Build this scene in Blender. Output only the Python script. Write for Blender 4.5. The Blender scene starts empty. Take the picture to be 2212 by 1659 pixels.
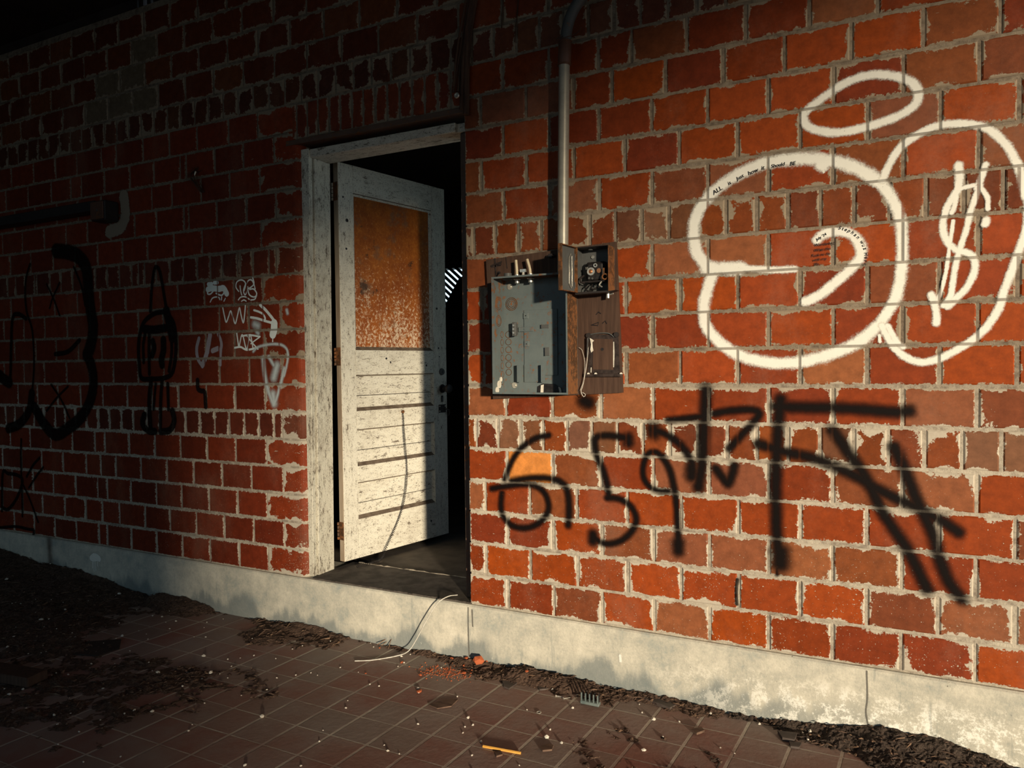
import bpy, bmesh, math, random
from mathutils import Vector, Matrix, noise as mnoise
random.seed(7)
sc=bpy.context.scene
COL=sc.collection
UP=0.25            # height of the curb top above the floor; geometry below is written from the curb top
R=math.radians
TOP=[]
LEFT= {"0":[-4.84,-4.629,-4.422,-4.21,-4.001,-3.924,-3.713,-3.504,-3.298,-3.088,-2.876,-2.672],"1":[-4.958,-4.743,-4.536,-4.315,-4.113,-3.964,-3.812,-3.594,-3.39,-3.186,-2.978,-2.769,-2.563],"2":[-4.85,-4.629,-4.423,-4.207,-4.002,-3.917,-3.71,-3.497,-3.294,-3.086,-2.878,-2.673],"3":[-4.948,-4.743,-4.532,-4.321,-4.101,-3.969,-3.833,-3.618,-3.406,-3.198,-2.986,-2.778,-2.562],"4":[-4.858,-4.649,-4.437,-4.225,-4.018,-3.924,-3.715,-3.5,-3.295,-3.091,-2.883,-2.669],"5":[-4.898,-4.798,-4.7,-4.599,-4.496,-4.389,-4.288,-4.188,-4.084,-3.978,-3.879,-3.777,-3.672,-3.562,-3.456,-3.346,-3.248,-3.142,-3.032,-2.928,-2.82,-2.718,-2.616,-2.561],"6":[-4.762,-4.556,-4.353,-4.139,-3.935,-3.718,-3.515,-3.3,-3.089,-2.881,-2.672],"7":[-4.899,-4.691,-4.478,-4.264,-4.047,-3.833,-3.622,-3.41,-3.203,-2.988,-2.777,-2.559],"8":[-4.782,-4.56,-4.359,-4.144,-3.932,-3.717,-3.504,-3.294,-3.083,-2.876,-2.672],"9":[-4.889,-4.677,-4.464,-4.245,-4.031,-3.824,-3.61,-3.406,-3.19,-2.981,-2.774,-2.559],"10":[-4.807,-4.589,-4.362,-4.144,-4.033,-3.928,-3.712,-3.498,-3.288,-3.085,-2.874,-2.674],"11":[-4.835,-4.751,-4.654,-4.554,-4.53,-4.401,-4.292,-4.182,-3.972,-3.865,-3.76,-3.654,-3.599,-3.55,-3.455,-3.345,-3.241,-3.135,-3.039,-2.952,-2.844,-2.825,-2.739,-2.63,-2.581],"12":[-4.798,-4.585,-4.362,-4.154,-3.943,-3.727,-3.518,-3.308,-3.094,-2.88,-2.676],"13":[-4.875,-4.664,-4.442,-4.231,-4.032,-3.825,-3.62,-3.441,-3.227,-3.189,-2.982,-2.773,-2.574],"14":[-4.739,-4.529,-4.313,-4.111,-3.901,-3.68,-3.474,-3.317,-3.094,-2.887,-2.677],"15":[-4.826,-4.593,-4.361,-4.174,-4.075,-3.867,-3.648,-3.45,-3.246,-3.2,-2.988,-2.786,-2.581],"16":[-4.759,-4.529,-4.314,-4.112,-3.889,-3.76,-3.535,-3.325,-3.114,-2.885,-2.685]}
STROKES={
'halo':[[[[-0.102,1.931],[-0.06,1.955],[-0.009,1.973],[0.04,1.976],[0.095,1.964],[0.131,1.947],[0.161,1.925],[0.174,1.89],[0.161,1.855],[0.114,1.829],[0.053,1.814],[0.003,1.806],[-0.041,1.803],[-0.086,1.807],[-0.131,1.823],[-0.161,1.845],[-0.169,1.875],[-0.154,1.897],[-0.125,1.917]],0.0276,1]],
'bubble':[[[[-0.5,1.391],[-0.534,1.443],[-0.543,1.52],[-0.526,1.587],[-0.473,1.65],[-0.4,1.697],[-0.328,1.725],[-0.28,1.733],[-0.218,1.734],[-0.164,1.73],[-0.098,1.716],[-0.04,1.696],[0.016,1.662],[0.06,1.626]],0.0423,0],[[[0.06,1.626],[0.096,1.571],[0.121,1.507],[0.129,1.445],[0.13,1.377],[0.126,1.316],[0.116,1.255],[0.092,1.201],[0.058,1.147]],0.0342,0],[[[0.058,1.147],[0.005,1.1],[-0.059,1.067],[-0.124,1.046],[-0.191,1.032],[-0.259,1.029],[-0.329,1.041],[-0.401,1.068],[-0.464,1.119],[-0.501,1.173],[-0.508,1.235],[-0.497,1.295],[-0.478,1.348]],0.0398,0],[[[-0.497,1.379],[-0.437,1.374],[-0.379,1.371]],0.0467,0],[[[-0.386,1.372],[-0.294,1.359],[-0.245,1.355],[-0.198,1.355]],0.0235,0],[[[-0.115,1.707],[-0.106,1.698]],0.0409,0],[[[-0.107,1.699],[-0.107,1.675]],0.0056,0]],
'hook':[[[[-0.126,1.45],[-0.114,1.463],[-0.098,1.47],[-0.066,1.473],[-0.034,1.465],[-0.008,1.447],[0.008,1.417],[0.009,1.386],[-0.008,1.358],[-0.04,1.327],[-0.085,1.287],[-0.124,1.257],[-0.164,1.24]],0.0324,0]],
'bubble2':[[[[0.072,1.628],[0.09,1.673],[0.114,1.718],[0.144,1.744],[0.179,1.765],[0.22,1.779],[0.265,1.781],[0.316,1.773]],0.0241,0],[[[0.316,1.773],[0.36,1.751],[0.393,1.717],[0.42,1.675],[0.439,1.628],[0.451,1.582],[0.459,1.53]],0.0243,0],[[[0.463,1.545],[0.466,1.497],[0.464,1.446],[0.453,1.396],[0.442,1.36],[0.434,1.33],[0.42,1.286],[0.406,1.242],[0.397,1.201],[0.377,1.16],[0.348,1.119],[0.31,1.085],[0.268,1.056],[0.231,1.037],[0.194,1.028],[0.162,1.034],[0.13,1.053],[0.104,1.083],[0.084,1.12],[0.071,1.15]],0.0232,0],[[[0.088,1.149],[0.101,1.123],[0.114,1.097],[0.133,1.078]],0.0183,0],[[[0.064,1.119],[0.066,1.097]],0.0097,0]],
'dollar':[[[[0.285,1.649],[0.287,1.607],[0.286,1.579]],0.0245,0],[[[0.283,1.594],[0.278,1.555],[0.274,1.521],[0.267,1.5]],0.0158,0],[[[0.28,1.566],[0.259,1.53],[0.247,1.495],[0.243,1.457],[0.25,1.424],[0.266,1.395],[0.284,1.379],[0.305,1.374],[0.323,1.359],[0.331,1.33],[0.323,1.292],[0.306,1.258],[0.282,1.231],[0.258,1.204]],0.0211,0],[[[0.283,1.573],[0.307,1.578],[0.331,1.579],[0.348,1.565],[0.362,1.536],[0.363,1.504]],0.0139,0],[[[0.359,1.47],[0.356,1.457]],0.0208,0],[[[0.356,1.64],[0.347,1.606],[0.334,1.57]],0.019,0],[[[0.342,1.579],[0.328,1.536],[0.315,1.489],[0.305,1.437],[0.293,1.396],[0.28,1.344],[0.272,1.288],[0.264,1.236],[0.245,1.208]],0.0176,0],[[[0.271,1.475],[0.266,1.43],[0.26,1.378],[0.251,1.307],[0.239,1.255],[0.227,1.22]],0.0114,0],[[[0.213,1.245],[0.221,1.216],[0.227,1.184],[0.226,1.153]],0.0222,0]],
'six':[[[[-1.126,0.746],[-1.184,0.732],[-1.24,0.698],[-1.283,0.652],[-1.312,0.599],[-1.33,0.553]],0.0217,0],[[[-1.393,0.51],[-1.327,0.524],[-1.256,0.537],[-1.193,0.535],[-1.149,0.507],[-1.132,0.458],[-1.146,0.413],[-1.188,0.374],[-1.244,0.355],[-1.301,0.361],[-1.34,0.397],[-1.351,0.441],[-1.346,0.494]],0.0231,0],[[[-1.298,0.547],[-1.206,0.566],[-1.111,0.567],[-1.061,0.545],[-1.045,0.496],[-1.043,0.434],[-1.047,0.384]],0.0251,0]],
'five':[[[[-0.795,0.744],[-0.844,0.751],[-0.894,0.752],[-0.927,0.742],[-0.931,0.711],[-0.92,0.663],[-0.898,0.616],[-0.883,0.562],[-0.874,0.509]],0.0242,0],[[[-0.883,0.507],[-0.846,0.509],[-0.806,0.496],[-0.777,0.468],[-0.766,0.427],[-0.785,0.384],[-0.825,0.345],[-0.878,0.326],[-0.916,0.332],[-0.938,0.351]],0.0229,0],[[[-0.796,0.747],[-0.795,0.729]],0.0357,0],[[[-0.942,0.357],[-0.942,0.332]],0.0368,0]],
'nine':[[[[-0.658,0.67],[-0.684,0.695],[-0.714,0.691],[-0.734,0.655],[-0.738,0.607],[-0.72,0.57],[-0.682,0.549],[-0.641,0.549]],0.0199,0],[[[-0.663,0.681],[-0.637,0.636],[-0.622,0.579],[-0.612,0.522],[-0.608,0.458],[-0.605,0.395],[-0.604,0.325]],0.0232,0],[[[-0.605,0.36],[-0.604,0.328]],0.0384,0]],
'vee':[[[[-0.701,0.782],[-0.651,0.766],[-0.6,0.733],[-0.568,0.692],[-0.549,0.653],[-0.556,0.612]],0.0254,0],[[[-0.698,0.785],[-0.695,0.771]],0.0468,0],[[[-0.553,0.647],[-0.554,0.612]],0.0401,0],[[[-0.5,0.938],[-0.503,0.865],[-0.51,0.768],[-0.515,0.666],[-0.529,0.574]],0.0374,0],[[[-0.639,0.819],[-0.576,0.826],[-0.514,0.836]],0.0229,0],[[[-0.47,0.848],[-0.405,0.86],[-0.336,0.863],[-0.315,0.849],[-0.336,0.815],[-0.379,0.767],[-0.416,0.721]],0.0244,0],[[[-0.465,0.646],[-0.441,0.613],[-0.423,0.592],[-0.408,0.626],[-0.4,0.66]],0.0281,0]],
'tee':[[[[-0.256,0.877],[-0.174,0.875],[-0.076,0.875],[0.017,0.871],[0.108,0.864],[0.153,0.869]],0.0344,0],[[[-0.243,0.902],[-0.251,0.788],[-0.258,0.652],[-0.259,0.515],[-0.254,0.406],[-0.245,0.331]],0.0359,0],[[[-0.245,0.363],[-0.244,0.32]],0.0547,0],[[[-0.252,0.319],[-0.254,0.275]],0.0088,0],[[[-0.316,0.742],[-0.224,0.717],[-0.149,0.703],[-0.076,0.678],[-0.005,0.645],[0.064,0.605],[0.132,0.572],[0.198,0.541],[0.253,0.511],[0.292,0.482]],0.0321,0],[[[-0.076,0.799],[-0.048,0.758],[-0.019,0.712],[0.009,0.672],[0.041,0.611],[0.078,0.527],[0.114,0.468],[0.15,0.41],[0.177,0.352],[0.207,0.285]],0.033,0],[[[0.111,0.748],[0.131,0.699],[0.149,0.649],[0.171,0.585],[0.198,0.526],[0.224,0.463],[0.241,0.39],[0.267,0.318],[0.303,0.268]],0.0332,0]],
'spot':[[[[-0.975,0.887],[-0.956,0.88]],0.05,0]],
'rocket':[[[[-3.504,1.35],[-3.492,1.451],[-3.473,1.543],[-3.452,1.589],[-3.422,1.567],[-3.404,1.5],[-3.387,1.415],[-3.373,1.345]],0.0186,0],[[[-3.398,1.342],[-3.473,1.335],[-3.556,1.293],[-3.594,1.227],[-3.609,1.149],[-3.606,1.061],[-3.591,0.982],[-3.51,0.977],[-3.412,0.981],[-3.345,1.005],[-3.316,1.081],[-3.306,1.173],[-3.317,1.266],[-3.359,1.329]],0.0234,0],[[[-3.376,1.345],[-3.353,1.275],[-3.334,1.197]],0.0477,0],[[[-3.557,1.254],[-3.47,1.247],[-3.385,1.254]],0.039,0],[[[-3.49,1.185],[-3.48,1.146],[-3.499,1.107]],0.0313,0],[[[-3.404,1.191],[-3.406,1.129],[-3.425,1.083],[-3.42,1.052]],0.0373,0],[[[-3.55,1.234],[-3.569,1.164],[-3.57,1.069]],0.0189,0],[[[-3.518,1.225],[-3.524,1.123],[-3.524,1.005]],0.0204,0],[[[-3.341,1.22],[-3.341,1.12],[-3.365,1.02]],0.02,0],[[[-3.513,0.966],[-3.532,0.847],[-3.526,0.689]],0.0269,0],[[[-3.476,0.95],[-3.498,0.808]],0.0157,0],[[[-3.424,0.966],[-3.439,0.849],[-3.447,0.692]],0.0219,0],[[[-3.379,0.95],[-3.378,0.811]],0.0202,0],[[[-3.576,0.775],[-3.592,0.727],[-3.55,0.689],[-3.491,0.686]],0.0334,0],[[[-3.348,0.803],[-3.335,0.749],[-3.371,0.698],[-3.445,0.686]],0.0327,0]],
'eight':[[[[-4.326,1.747],[-4.184,1.723],[-4.093,1.679],[-4.044,1.613],[-4.033,1.505],[-4.018,1.372],[-3.999,1.289],[-4.016,1.198],[-4.059,1.116]],0.0747,0],[[[-4.065,1.124],[-4.023,1.049],[-4.01,0.957],[-4.045,0.849],[-4.128,0.755],[-4.245,0.688],[-4.386,0.638],[-4.496,0.703],[-4.586,0.798]],0.0647,0],[[[-4.363,1.127],[-4.238,1.142],[-4.128,1.205]],0.0238,0],[[[-4.161,1.638],[-4.094,1.517],[-4.066,1.407]],0.0133,0]],
'oval':[[[[-4.589,1.685],[-4.633,1.601],[-4.649,1.496],[-4.636,1.39],[-4.59,1.291],[-4.576,1.141],[-4.585,1.01],[-4.611,0.877]],0.0158,0],[[[-4.61,0.886],[-4.645,0.779],[-4.746,0.696],[-4.87,0.661]],0.0538,0],[[[-4.856,0.938],[-4.829,1.011],[-4.812,1.19],[-4.787,1.36],[-4.726,1.384],[-4.646,1.353]],0.0233,0],[[[-4.945,1.002],[-4.9,0.974],[-4.847,0.956]],0.0636,0],[[[-4.426,1.553],[-4.361,1.455],[-4.31,1.359]],0.0111,0],[[[-4.301,1.554],[-4.374,1.464],[-4.405,1.406]],0.0111,0],[[[-4.413,0.944],[-4.32,0.854],[-4.243,0.744]],0.0129,0],[[[-4.248,0.932],[-4.361,0.862],[-4.464,0.782]],0.0129,0]],
'scrawl':[[[[-4.737,0.597],[-4.746,0.47],[-4.744,0.308],[-4.747,0.109]],0.0154,0],[[[-4.55,0.489],[-4.618,0.441],[-4.689,0.365]],0.0152,0],[[[-4.517,0.433],[-4.592,0.371],[-4.67,0.295]],0.0134,0],[[[-4.969,0.127],[-4.948,0.368],[-4.886,0.372],[-4.794,0.368],[-4.735,0.336],[-4.801,0.222],[-4.898,0.142],[-4.96,0.146]],0.0202,0],[[[-4.729,0.309],[-4.666,0.223],[-4.585,0.087]],0.0135,0],[[[-4.999,0.013],[-4.826,0.036],[-4.691,0.032],[-4.634,0.029],[-4.642,-0.008]],0.0164,0]],
'bracket':[[[[-3.147,0.97],[-3.145,0.924],[-3.117,0.912],[-3.096,0.906],[-3.091,0.829]],0.0226,0]],
'crown':[[[[-3.054,1.444],[-3.025,1.449],[-2.974,1.442],[-2.941,1.444],[-2.919,1.415]],0.0242,0],[[[-3.057,1.438],[-3.057,1.422],[-3.038,1.419],[-3.017,1.432]],0.0065,0],[[[-2.995,1.421],[-2.964,1.409],[-2.947,1.412],[-2.933,1.432]],0.0064,0],[[[-3.05,1.471],[-3.027,1.471]],0.017,0],[[[-3.007,1.476],[-2.985,1.475]],0.0145,0],[[[-3.039,1.378],[-3.024,1.396],[-2.998,1.402],[-2.975,1.398],[-2.97,1.387]],0.0053,0],[[[-2.955,1.401],[-2.958,1.385]],0.0048,0],[[[-2.93,1.391],[-2.94,1.378]],0.0048,0]],
'monogram':[[[[-2.834,1.422],[-2.852,1.443],[-2.847,1.469],[-2.818,1.479],[-2.792,1.469],[-2.786,1.449],[-2.796,1.424]],0.0051,0],[[[-2.824,1.449],[-2.821,1.425],[-2.814,1.403]],0.0055,0],[[[-2.787,1.455],[-2.801,1.424],[-2.791,1.402],[-2.777,1.419],[-2.771,1.442]],0.0051,0],[[[-2.779,1.457],[-2.766,1.473],[-2.744,1.474],[-2.729,1.452],[-2.721,1.428]],0.0051,0],[[[-2.737,1.487],[-2.728,1.455],[-2.752,1.437],[-2.77,1.43],[-2.76,1.4],[-2.727,1.388],[-2.711,1.404],[-2.731,1.428],[-2.758,1.428]],0.0055,0],[[[-2.713,1.394],[-2.725,1.377],[-2.752,1.374]],0.0055,0],[[[-2.838,1.379],[-2.821,1.392],[-2.789,1.392],[-2.762,1.378]],0.0051,0],[[[-2.816,1.371],[-2.8,1.377],[-2.784,1.37]],0.0047,0]],
'zigzag':[[[[-2.949,1.342],[-2.938,1.299],[-2.927,1.269],[-2.909,1.298],[-2.894,1.325],[-2.879,1.293],[-2.863,1.26],[-2.845,1.304],[-2.831,1.338],[-2.821,1.299],[-2.807,1.262],[-2.797,1.302],[-2.79,1.349]],0.006,0]],
'arrow':[[[[-2.689,1.346],[-2.653,1.319],[-2.628,1.295],[-2.605,1.271],[-2.595,1.247]],0.0116,0],[[[-2.599,1.251],[-2.601,1.22],[-2.609,1.197]],0.0325,0],[[[-2.609,1.205],[-2.611,1.162]],0.0046,0],[[[-2.732,1.322],[-2.7,1.313],[-2.674,1.301],[-2.659,1.282],[-2.659,1.271]],0.0078,0],[[[-2.754,1.287],[-2.712,1.28],[-2.665,1.267],[-2.613,1.254]],0.0094,0]],
'kite':[[[[-2.854,1.208],[-2.848,1.172],[-2.842,1.138]],0.006,0],[[[-2.84,1.14],[-2.816,1.201],[-2.788,1.127],[-2.762,1.2],[-2.743,1.126]],0.0055,0],[[[-2.87,1.136],[-2.829,1.139],[-2.786,1.124],[-2.713,1.133]],0.0079,0],[[[-2.816,1.195],[-2.762,1.198],[-2.696,1.188]],0.0071,0],[[[-2.699,1.185],[-2.731,1.169],[-2.758,1.154]],0.0047,0],[[[-2.786,1.198],[-2.752,1.162],[-2.711,1.126]],0.0055,0]],
'mist':[[[[-2.729,1.252],[-2.708,1.243]],0.047,0],[[[-2.716,1.212],[-2.706,1.204]],0.0274,0],[[[-2.515,1.313],[-2.511,1.298]],0.0229,0],[[[-2.743,1.114],[-2.716,1.134],[-2.668,1.144],[-2.606,1.149],[-2.555,1.144],[-2.524,1.126],[-2.513,1.099],[-2.517,1.064],[-2.53,1.022],[-2.541,0.992]],0.0178,0],[[[-2.678,1.08],[-2.669,1.002],[-2.649,0.923],[-2.614,0.846]],0.0313,0],[[[-2.64,1.087],[-2.608,1.044]],0.0241,0],[[[-2.585,1.044],[-2.61,0.98]],0.0494,0],[[[-2.539,1.029],[-2.569,0.938],[-2.609,0.846]],0.024,0],[[[-2.617,0.902],[-2.609,0.853]],0.0497,0]],
'wash':[[[[-3.129,1.191],[-3.148,1.138],[-3.141,1.084],[-3.108,1.043]],0.0182,0],[[[-3.047,1.206],[-3.061,1.153],[-3.077,1.104],[-3.107,1.051]],0.0254,0],[[[-2.987,1.21],[-2.966,1.163],[-2.974,1.106],[-2.977,1.05]],0.0162,0],[[[-3.03,1.124],[-2.99,1.135]],0.0228,0]]}
CHIPS= [(-1.808, -0.089, 0.0059), (-1.569, -0.318, 0.0059), (-1.546, -0.347, 0.0039), (-1.761, -0.137, 0.0046), (-1.272, -0.441, 0.0065), (-1.232, -0.477, 0.0046), (-1.152, -0.563, 0.0052), (-0.899, -0.457, 0.0065), (-0.954, -0.211, 0.0059), (-0.969, -0.392, 0.0046), (-1.103, -0.295, 0.0033), (-1.767, -0.368, 0.0046), (-1.723, -0.366, 0.0046), (-1.728, -0.566, 0.0046), (-1.759, -0.516, 0.0033), (-1.406, -0.745, 0.0052), (-1.775, -1.009, 0.0059), (-2.127, -0.935, 0.0052), (-2.449, -0.698, 0.0052), (-2.111, -0.579, 0.0046), (-2.444, -0.564, 0.0091), (-2.628, -0.672, 0.0078), (-2.027, -0.023, 0.0033), (-1.763, -0.179, 0.0039), (-0.972, -0.637, 0.0033), (-1.413, -0.554, 0.0046), (-1.587, -0.114, 0.0039), (-1.237, -0.539, 0.0039), (-1.44, -0.719, 0.0033), (-2.019, -0.39, 0.0033), (-2.155, -0.481, 0.0039), (-2.342, -0.566, 0.0039), (-2.418, -0.477, 0.0039), (-0.658, -0.17, 0.0078), (-0.571, -0.148, 0.0046), (-0.479, -0.051, 0.0059), (-0.413, -0.002, 0.0052), (-0.409, -0.262, 0.0039), (-0.598, -0.278, 0.0039), (-0.71, -0.138, 0.0039), (-0.311, -0.046, 0.0059), (-0.205, 0.031, 0.0078), (-0.149, -0.097, 0.0059), (-4.636, 0.035, 0.0065), (-4.435, -0.023, 0.0052), (-4.471, -0.254, 0.0091), (-3.702, -0.09, 0.0091), (-3.286, -0.198, 0.0046), (-3.229, -0.187, 0.0059), (-3.105, -0.203, 0.0065), (-3.173, -0.48, 0.0039), (-3.625, -0.684, 0.0052), (-3.009, -1.042, 0.0078), (-3.013, -0.988, 0.0059), (-2.975, -0.551, 0.0039), (-2.758, -0.616, 0.0039), (-2.561, -0.222, 0.0033), (-2.433, -0.922, 0.0059), (-2.674, -1.071, 0.0059), (-2.461, -1.187, 0.0039), (-2.275, -1.219, 0.0039), (-1.609, -0.935, 0.0039), (-1.251, -0.5, 0.0039)]
FRAG_BIG= (-1.442, -0.048)
FRAG_C= (-1.545, -0.139)
FRAGS= [(-1.582, -0.035, 0.009), (-1.516, -0.025, 0.01), (-1.55, -0.34, 0.011), (-1.77, -0.141, 0.008), (-1.628, -0.212, 0.008), (-1.471, -0.12, 0.009), (-1.423, -0.009, 0.008), (-1.611, -0.16, 0.006), (-1.955, -0.049, 0.005), (-1.207, -0.071, 0.009), (-1.847, -0.292, 0.005), (-1.506, -0.062, 0.007)]
ST0,ST1= (-1.129, -0.591) , (-0.996, -0.576)
COMB= (-0.905, -0.153)
RING= (-1.054, -0.296)
PLANK= (-3.166, -0.956)
TWIG= (-1.927, 0.011)
TILES= [('diamond', [(-0.731, -0.041), (-0.664, -0.002), (-0.597, -0.028), (-0.621, -0.078)], 0.012, 'dark diamond shaped tile shard near the right part of the curb'), ('leafA', [(-1.292, -0.124), (-1.227, -0.108), (-1.236, -0.175), (-1.265, -0.166)], 0.006, 'dark flat tile shard half buried in litter by the curb'), ('b', [(-1.151, -0.105), (-1.088, -0.054), (-1.094, -0.11), (-1.124, -0.132)], 0.006, 'dark narrow shard beside the litter strip'), ('s1', [(-0.246, -0.086), (-0.184, -0.074), (-0.189, -0.125), (-0.227, -0.127)], 0.012, 'dark tile shard in the stack at right, lower one'), ('s2', [(-0.205, -0.133), (-0.166, -0.124), (-0.172, -0.159), (-0.198, -0.164)], 0.007, 'dark tile shard in front of the stack at right'), ('c', [(-1.455, -0.418), (-1.429, -0.365), (-1.376, -0.332), (-1.372, -0.391), (-1.41, -0.428)], 0.004, 'curled dark bark leaf lying on the tiles'), ('card', [(-3.167, -0.684), (-3.252, -0.565), (-3.133, -0.48), (-3.042, -0.553), (-3.047, -0.646)], 0.006, 'dark flat card lying in the left litter'), ('d', [(-0.955, -0.517), (-0.935, -0.486), (-0.916, -0.486), (-0.911, -0.513), (-0.937, -0.531)], 0.006, 'dark curled leaf right of the yellow stick'), ('e', [(-0.521, -0.195), (-0.491, -0.161), (-0.476, -0.181), (-0.497, -0.211)], 0.008, 'dark curled leaf near the right soil heap'), ('f', [(-1.078, -0.605), (-1.061, -0.591), (-1.047, -0.606), (-1.061, -0.625)], 0.005, 'small brown leaf scrap below the yellow stick')]
SCREWS= [(-1.042, -0.155, 0.2, 'bright screw lying left of the pronged plastic piece'), (-1.008, -0.164, 0.9, 'short bright screw just beside the pronged plastic piece')]
EDGE_Y=-6.6; BUILDING_BLOCKER=(5.,16.65,-26.,-20.,-.3,7.)
SUN_E=5.5; SUN_A=2.5; SUN_C=(1.,.85,.63); SUN_AZ=44.; SUN_EL=5.5
SKY0=(.66,.90,1.0); SKY1=(.40,.62,.90); SKY_S=.57; SKY_N=2.0
TREE_BLOCKER=(18.2,-24.,-.26); TREE_BLOCKER_Z=12.2; TREE_BLOCKER_RX=7.2; TREE_BLOCKER_RZ=8.
# ------------------------------------------------------------------ helpers
class MB:
    def __init__(s): s.v=[];s.f=[];s.m=[];s.uv=[];s.e=[]
    def add(s,vs,fs,mi=0):
        o=len(s.v); s.v+= [tuple(v) for v in vs]
        for f in fs: s.f.append(tuple(o+i for i in f)); s.m.append(mi)
        return o
    def box(s,x0,x1,y0,y1,z0,z1,mi=0,rot=None,bev=0.0):
        if bev>0:
            b=min(bev,abs(x1-x0)*.45,abs(y1-y0)*.45,abs(z1-z0)*.45)
            bm=bmesh.new(); bmesh.ops.create_cube(bm,size=1)
            for v in bm.verts:
                v.co=Vector(((x0+x1)/2+v.co.x*(x1-x0),(y0+y1)/2+v.co.y*(y1-y0),(z0+z1)/2+v.co.z*(z1-z0)))
            bmesh.ops.bevel(bm,geom=list(bm.edges),offset=b,segments=1,affect='EDGES',profile=.5)
            bm.verts.index_update()
            vs=[v.co.copy() for v in bm.verts]; fs=[[v.index for v in f.verts] for f in bm.faces]; bm.free()
        else:
            vs=[Vector(p) for p in ((x0,y0,z0),(x1,y0,z0),(x1,y1,z0),(x0,y1,z0),(x0,y0,z1),(x1,y0,z1),(x1,y1,z1),(x0,y1,z1))]
            fs=[(0,3,2,1),(4,5,6,7),(0,1,5,4),(1,2,6,5),(2,3,7,6),(3,0,4,7)]
        if rot is not None: vs=[rot@v for v in vs]
        s.add(vs,fs,mi)
    def tube(s,pts,r,n=8,mi=0,cap=True):
        pts=[Vector(p) for p in pts]; rs=r if isinstance(r,(list,tuple)) else [r]*len(pts)
        up=Vector((0,0,1)); rings=[]; prev=None
        for i,p in enumerate(pts):
            t=(pts[min(i+1,len(pts)-1)]-pts[max(i-1,0)])
            if t.length<1e-9: t=Vector((0,0,1))
            t.normalize()
            if prev is None:
                a=up if abs(t.dot(up))<.9 else Vector((1,0,0))
                nrm=(a-t*a.dot(t)).normalized()
            else:
                nrm=prev-t*prev.dot(t)
                nrm=nrm.normalized() if nrm.length>1e-6 else Vector((1,0,0))
            prev=nrm; bn=t.cross(nrm)
            rings.append([p+nrm*math.cos(2*math.pi*k/n)*rs[i]+bn*math.sin(2*math.pi*k/n)*rs[i] for k in range(n)])
        vs=[v for q in rings for v in q]; fs=[]
        for i in range(len(pts)-1):
            for k in range(n):
                a=i*n+k;b=i*n+(k+1)%n; fs.append((a,b,b+n,a+n))
        if cap: fs.append(tuple(range(n))[::-1]); fs.append(tuple((len(pts)-1)*n+k for k in range(n)))
        s.add(vs,fs,mi)
    def disc(s,c,axis,r,h,n=20,mi=0,r2=None):
        c=Vector(c);axis=Vector(axis).normalized()
        s.tube([c,c+axis*h],[r,r if r2 is None else r2],n,mi)
    def ring(s,c,axis,R0,r,n=24,k=6,mi=0):
        c=Vector(c);axis=Vector(axis).normalized()
        a=Vector((0,0,1)) if abs(axis.z)<.9 else Vector((1,0,0))
        u=(a-axis*a.dot(axis)).normalized(); w=axis.cross(u); vs=[];fs=[]
        for i in range(n):
            d=u*math.cos(2*math.pi*i/n)+w*math.sin(2*math.pi*i/n)
            for j in range(k):
                t=2*math.pi*j/k; vs.append(c+d*(R0+r*math.cos(t))+axis*r*math.sin(t))
        for i in range(n):
            for j in range(k): fs.append((i*k+j,((i+1)%n)*k+j,((i+1)%n)*k+(j+1)%k,i*k+(j+1)%k))
        s.add(vs,fs,mi)
    def prism(s,poly,y0,y1,mi=0):     # polygon in x,z pushed along y
        n=len(poly); vs=[(x,y0,z) for x,z in poly]+[(x,y1,z) for x,z in poly]
        fs=[tuple(range(n)),tuple(range(2*n-1,n-1,-1))]+[(i,i+n,(i+1)%n+n,(i+1)%n) for i in range(n)]
        s.add(vs,fs,mi)
    def build(s,name,mats,parent=None,loc=None,rotz=0.,smooth=False,recalc=True):
        me=bpy.data.meshes.new(name); off=Vector(loc) if (loc is not None and parent is None and rotz==0 and getattr(s,'world',True)) else Vector((0,0,0))
        me.from_pydata([Vector(v)-off for v in s.v],[],s.f)
        for m in (mats if isinstance(mats,(list,tuple)) else [mats]): me.materials.append(m)
        me.polygons.foreach_set('material_index',s.m)
        if recalc:
            bm=bmesh.new(); bm.from_mesh(me); bmesh.ops.recalc_face_normals(bm,faces=bm.faces); bm.to_mesh(me); bm.free()
        if smooth:
            me.polygons.foreach_set('use_smooth',[True]*len(me.polygons))
            try: me.set_sharp_from_angle(angle=R(35))
            except Exception: pass
        me.update()
        o=bpy.data.objects.new(name,me); COL.objects.link(o)
        if parent is not None: o.parent=parent
        else:
            o.location=loc if loc is not None else (0,0,0); TOP.append(o)
        return o
def tag(o,label=None,cat=None,group=None,kind=None):
    if label: o['label']=label
    if cat: o['category']=cat
    if group: o['group']=group
    if kind: o['kind']=kind
    return o
def root(name,loc,rotz=0.):
    o=bpy.data.objects.new(name,None); COL.objects.link(o); o.location=loc; o.rotation_euler=(0,0,rotz)
    o.empty_display_size=.05; TOP.append(o); return o
def shifted(mb,d):
    d=Vector(d); mb.v=[tuple(Vector(v)-d) for v in mb.v]; return mb
def part(mb,name,mats,parent,smooth=False,world=True,label=None):
    if world: shifted(mb,parent.location if parent.parent is None else parent.parent.location)
    o=mb.build(name,mats,parent,smooth=smooth)
    if label: o['label']=label
    return o
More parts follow.
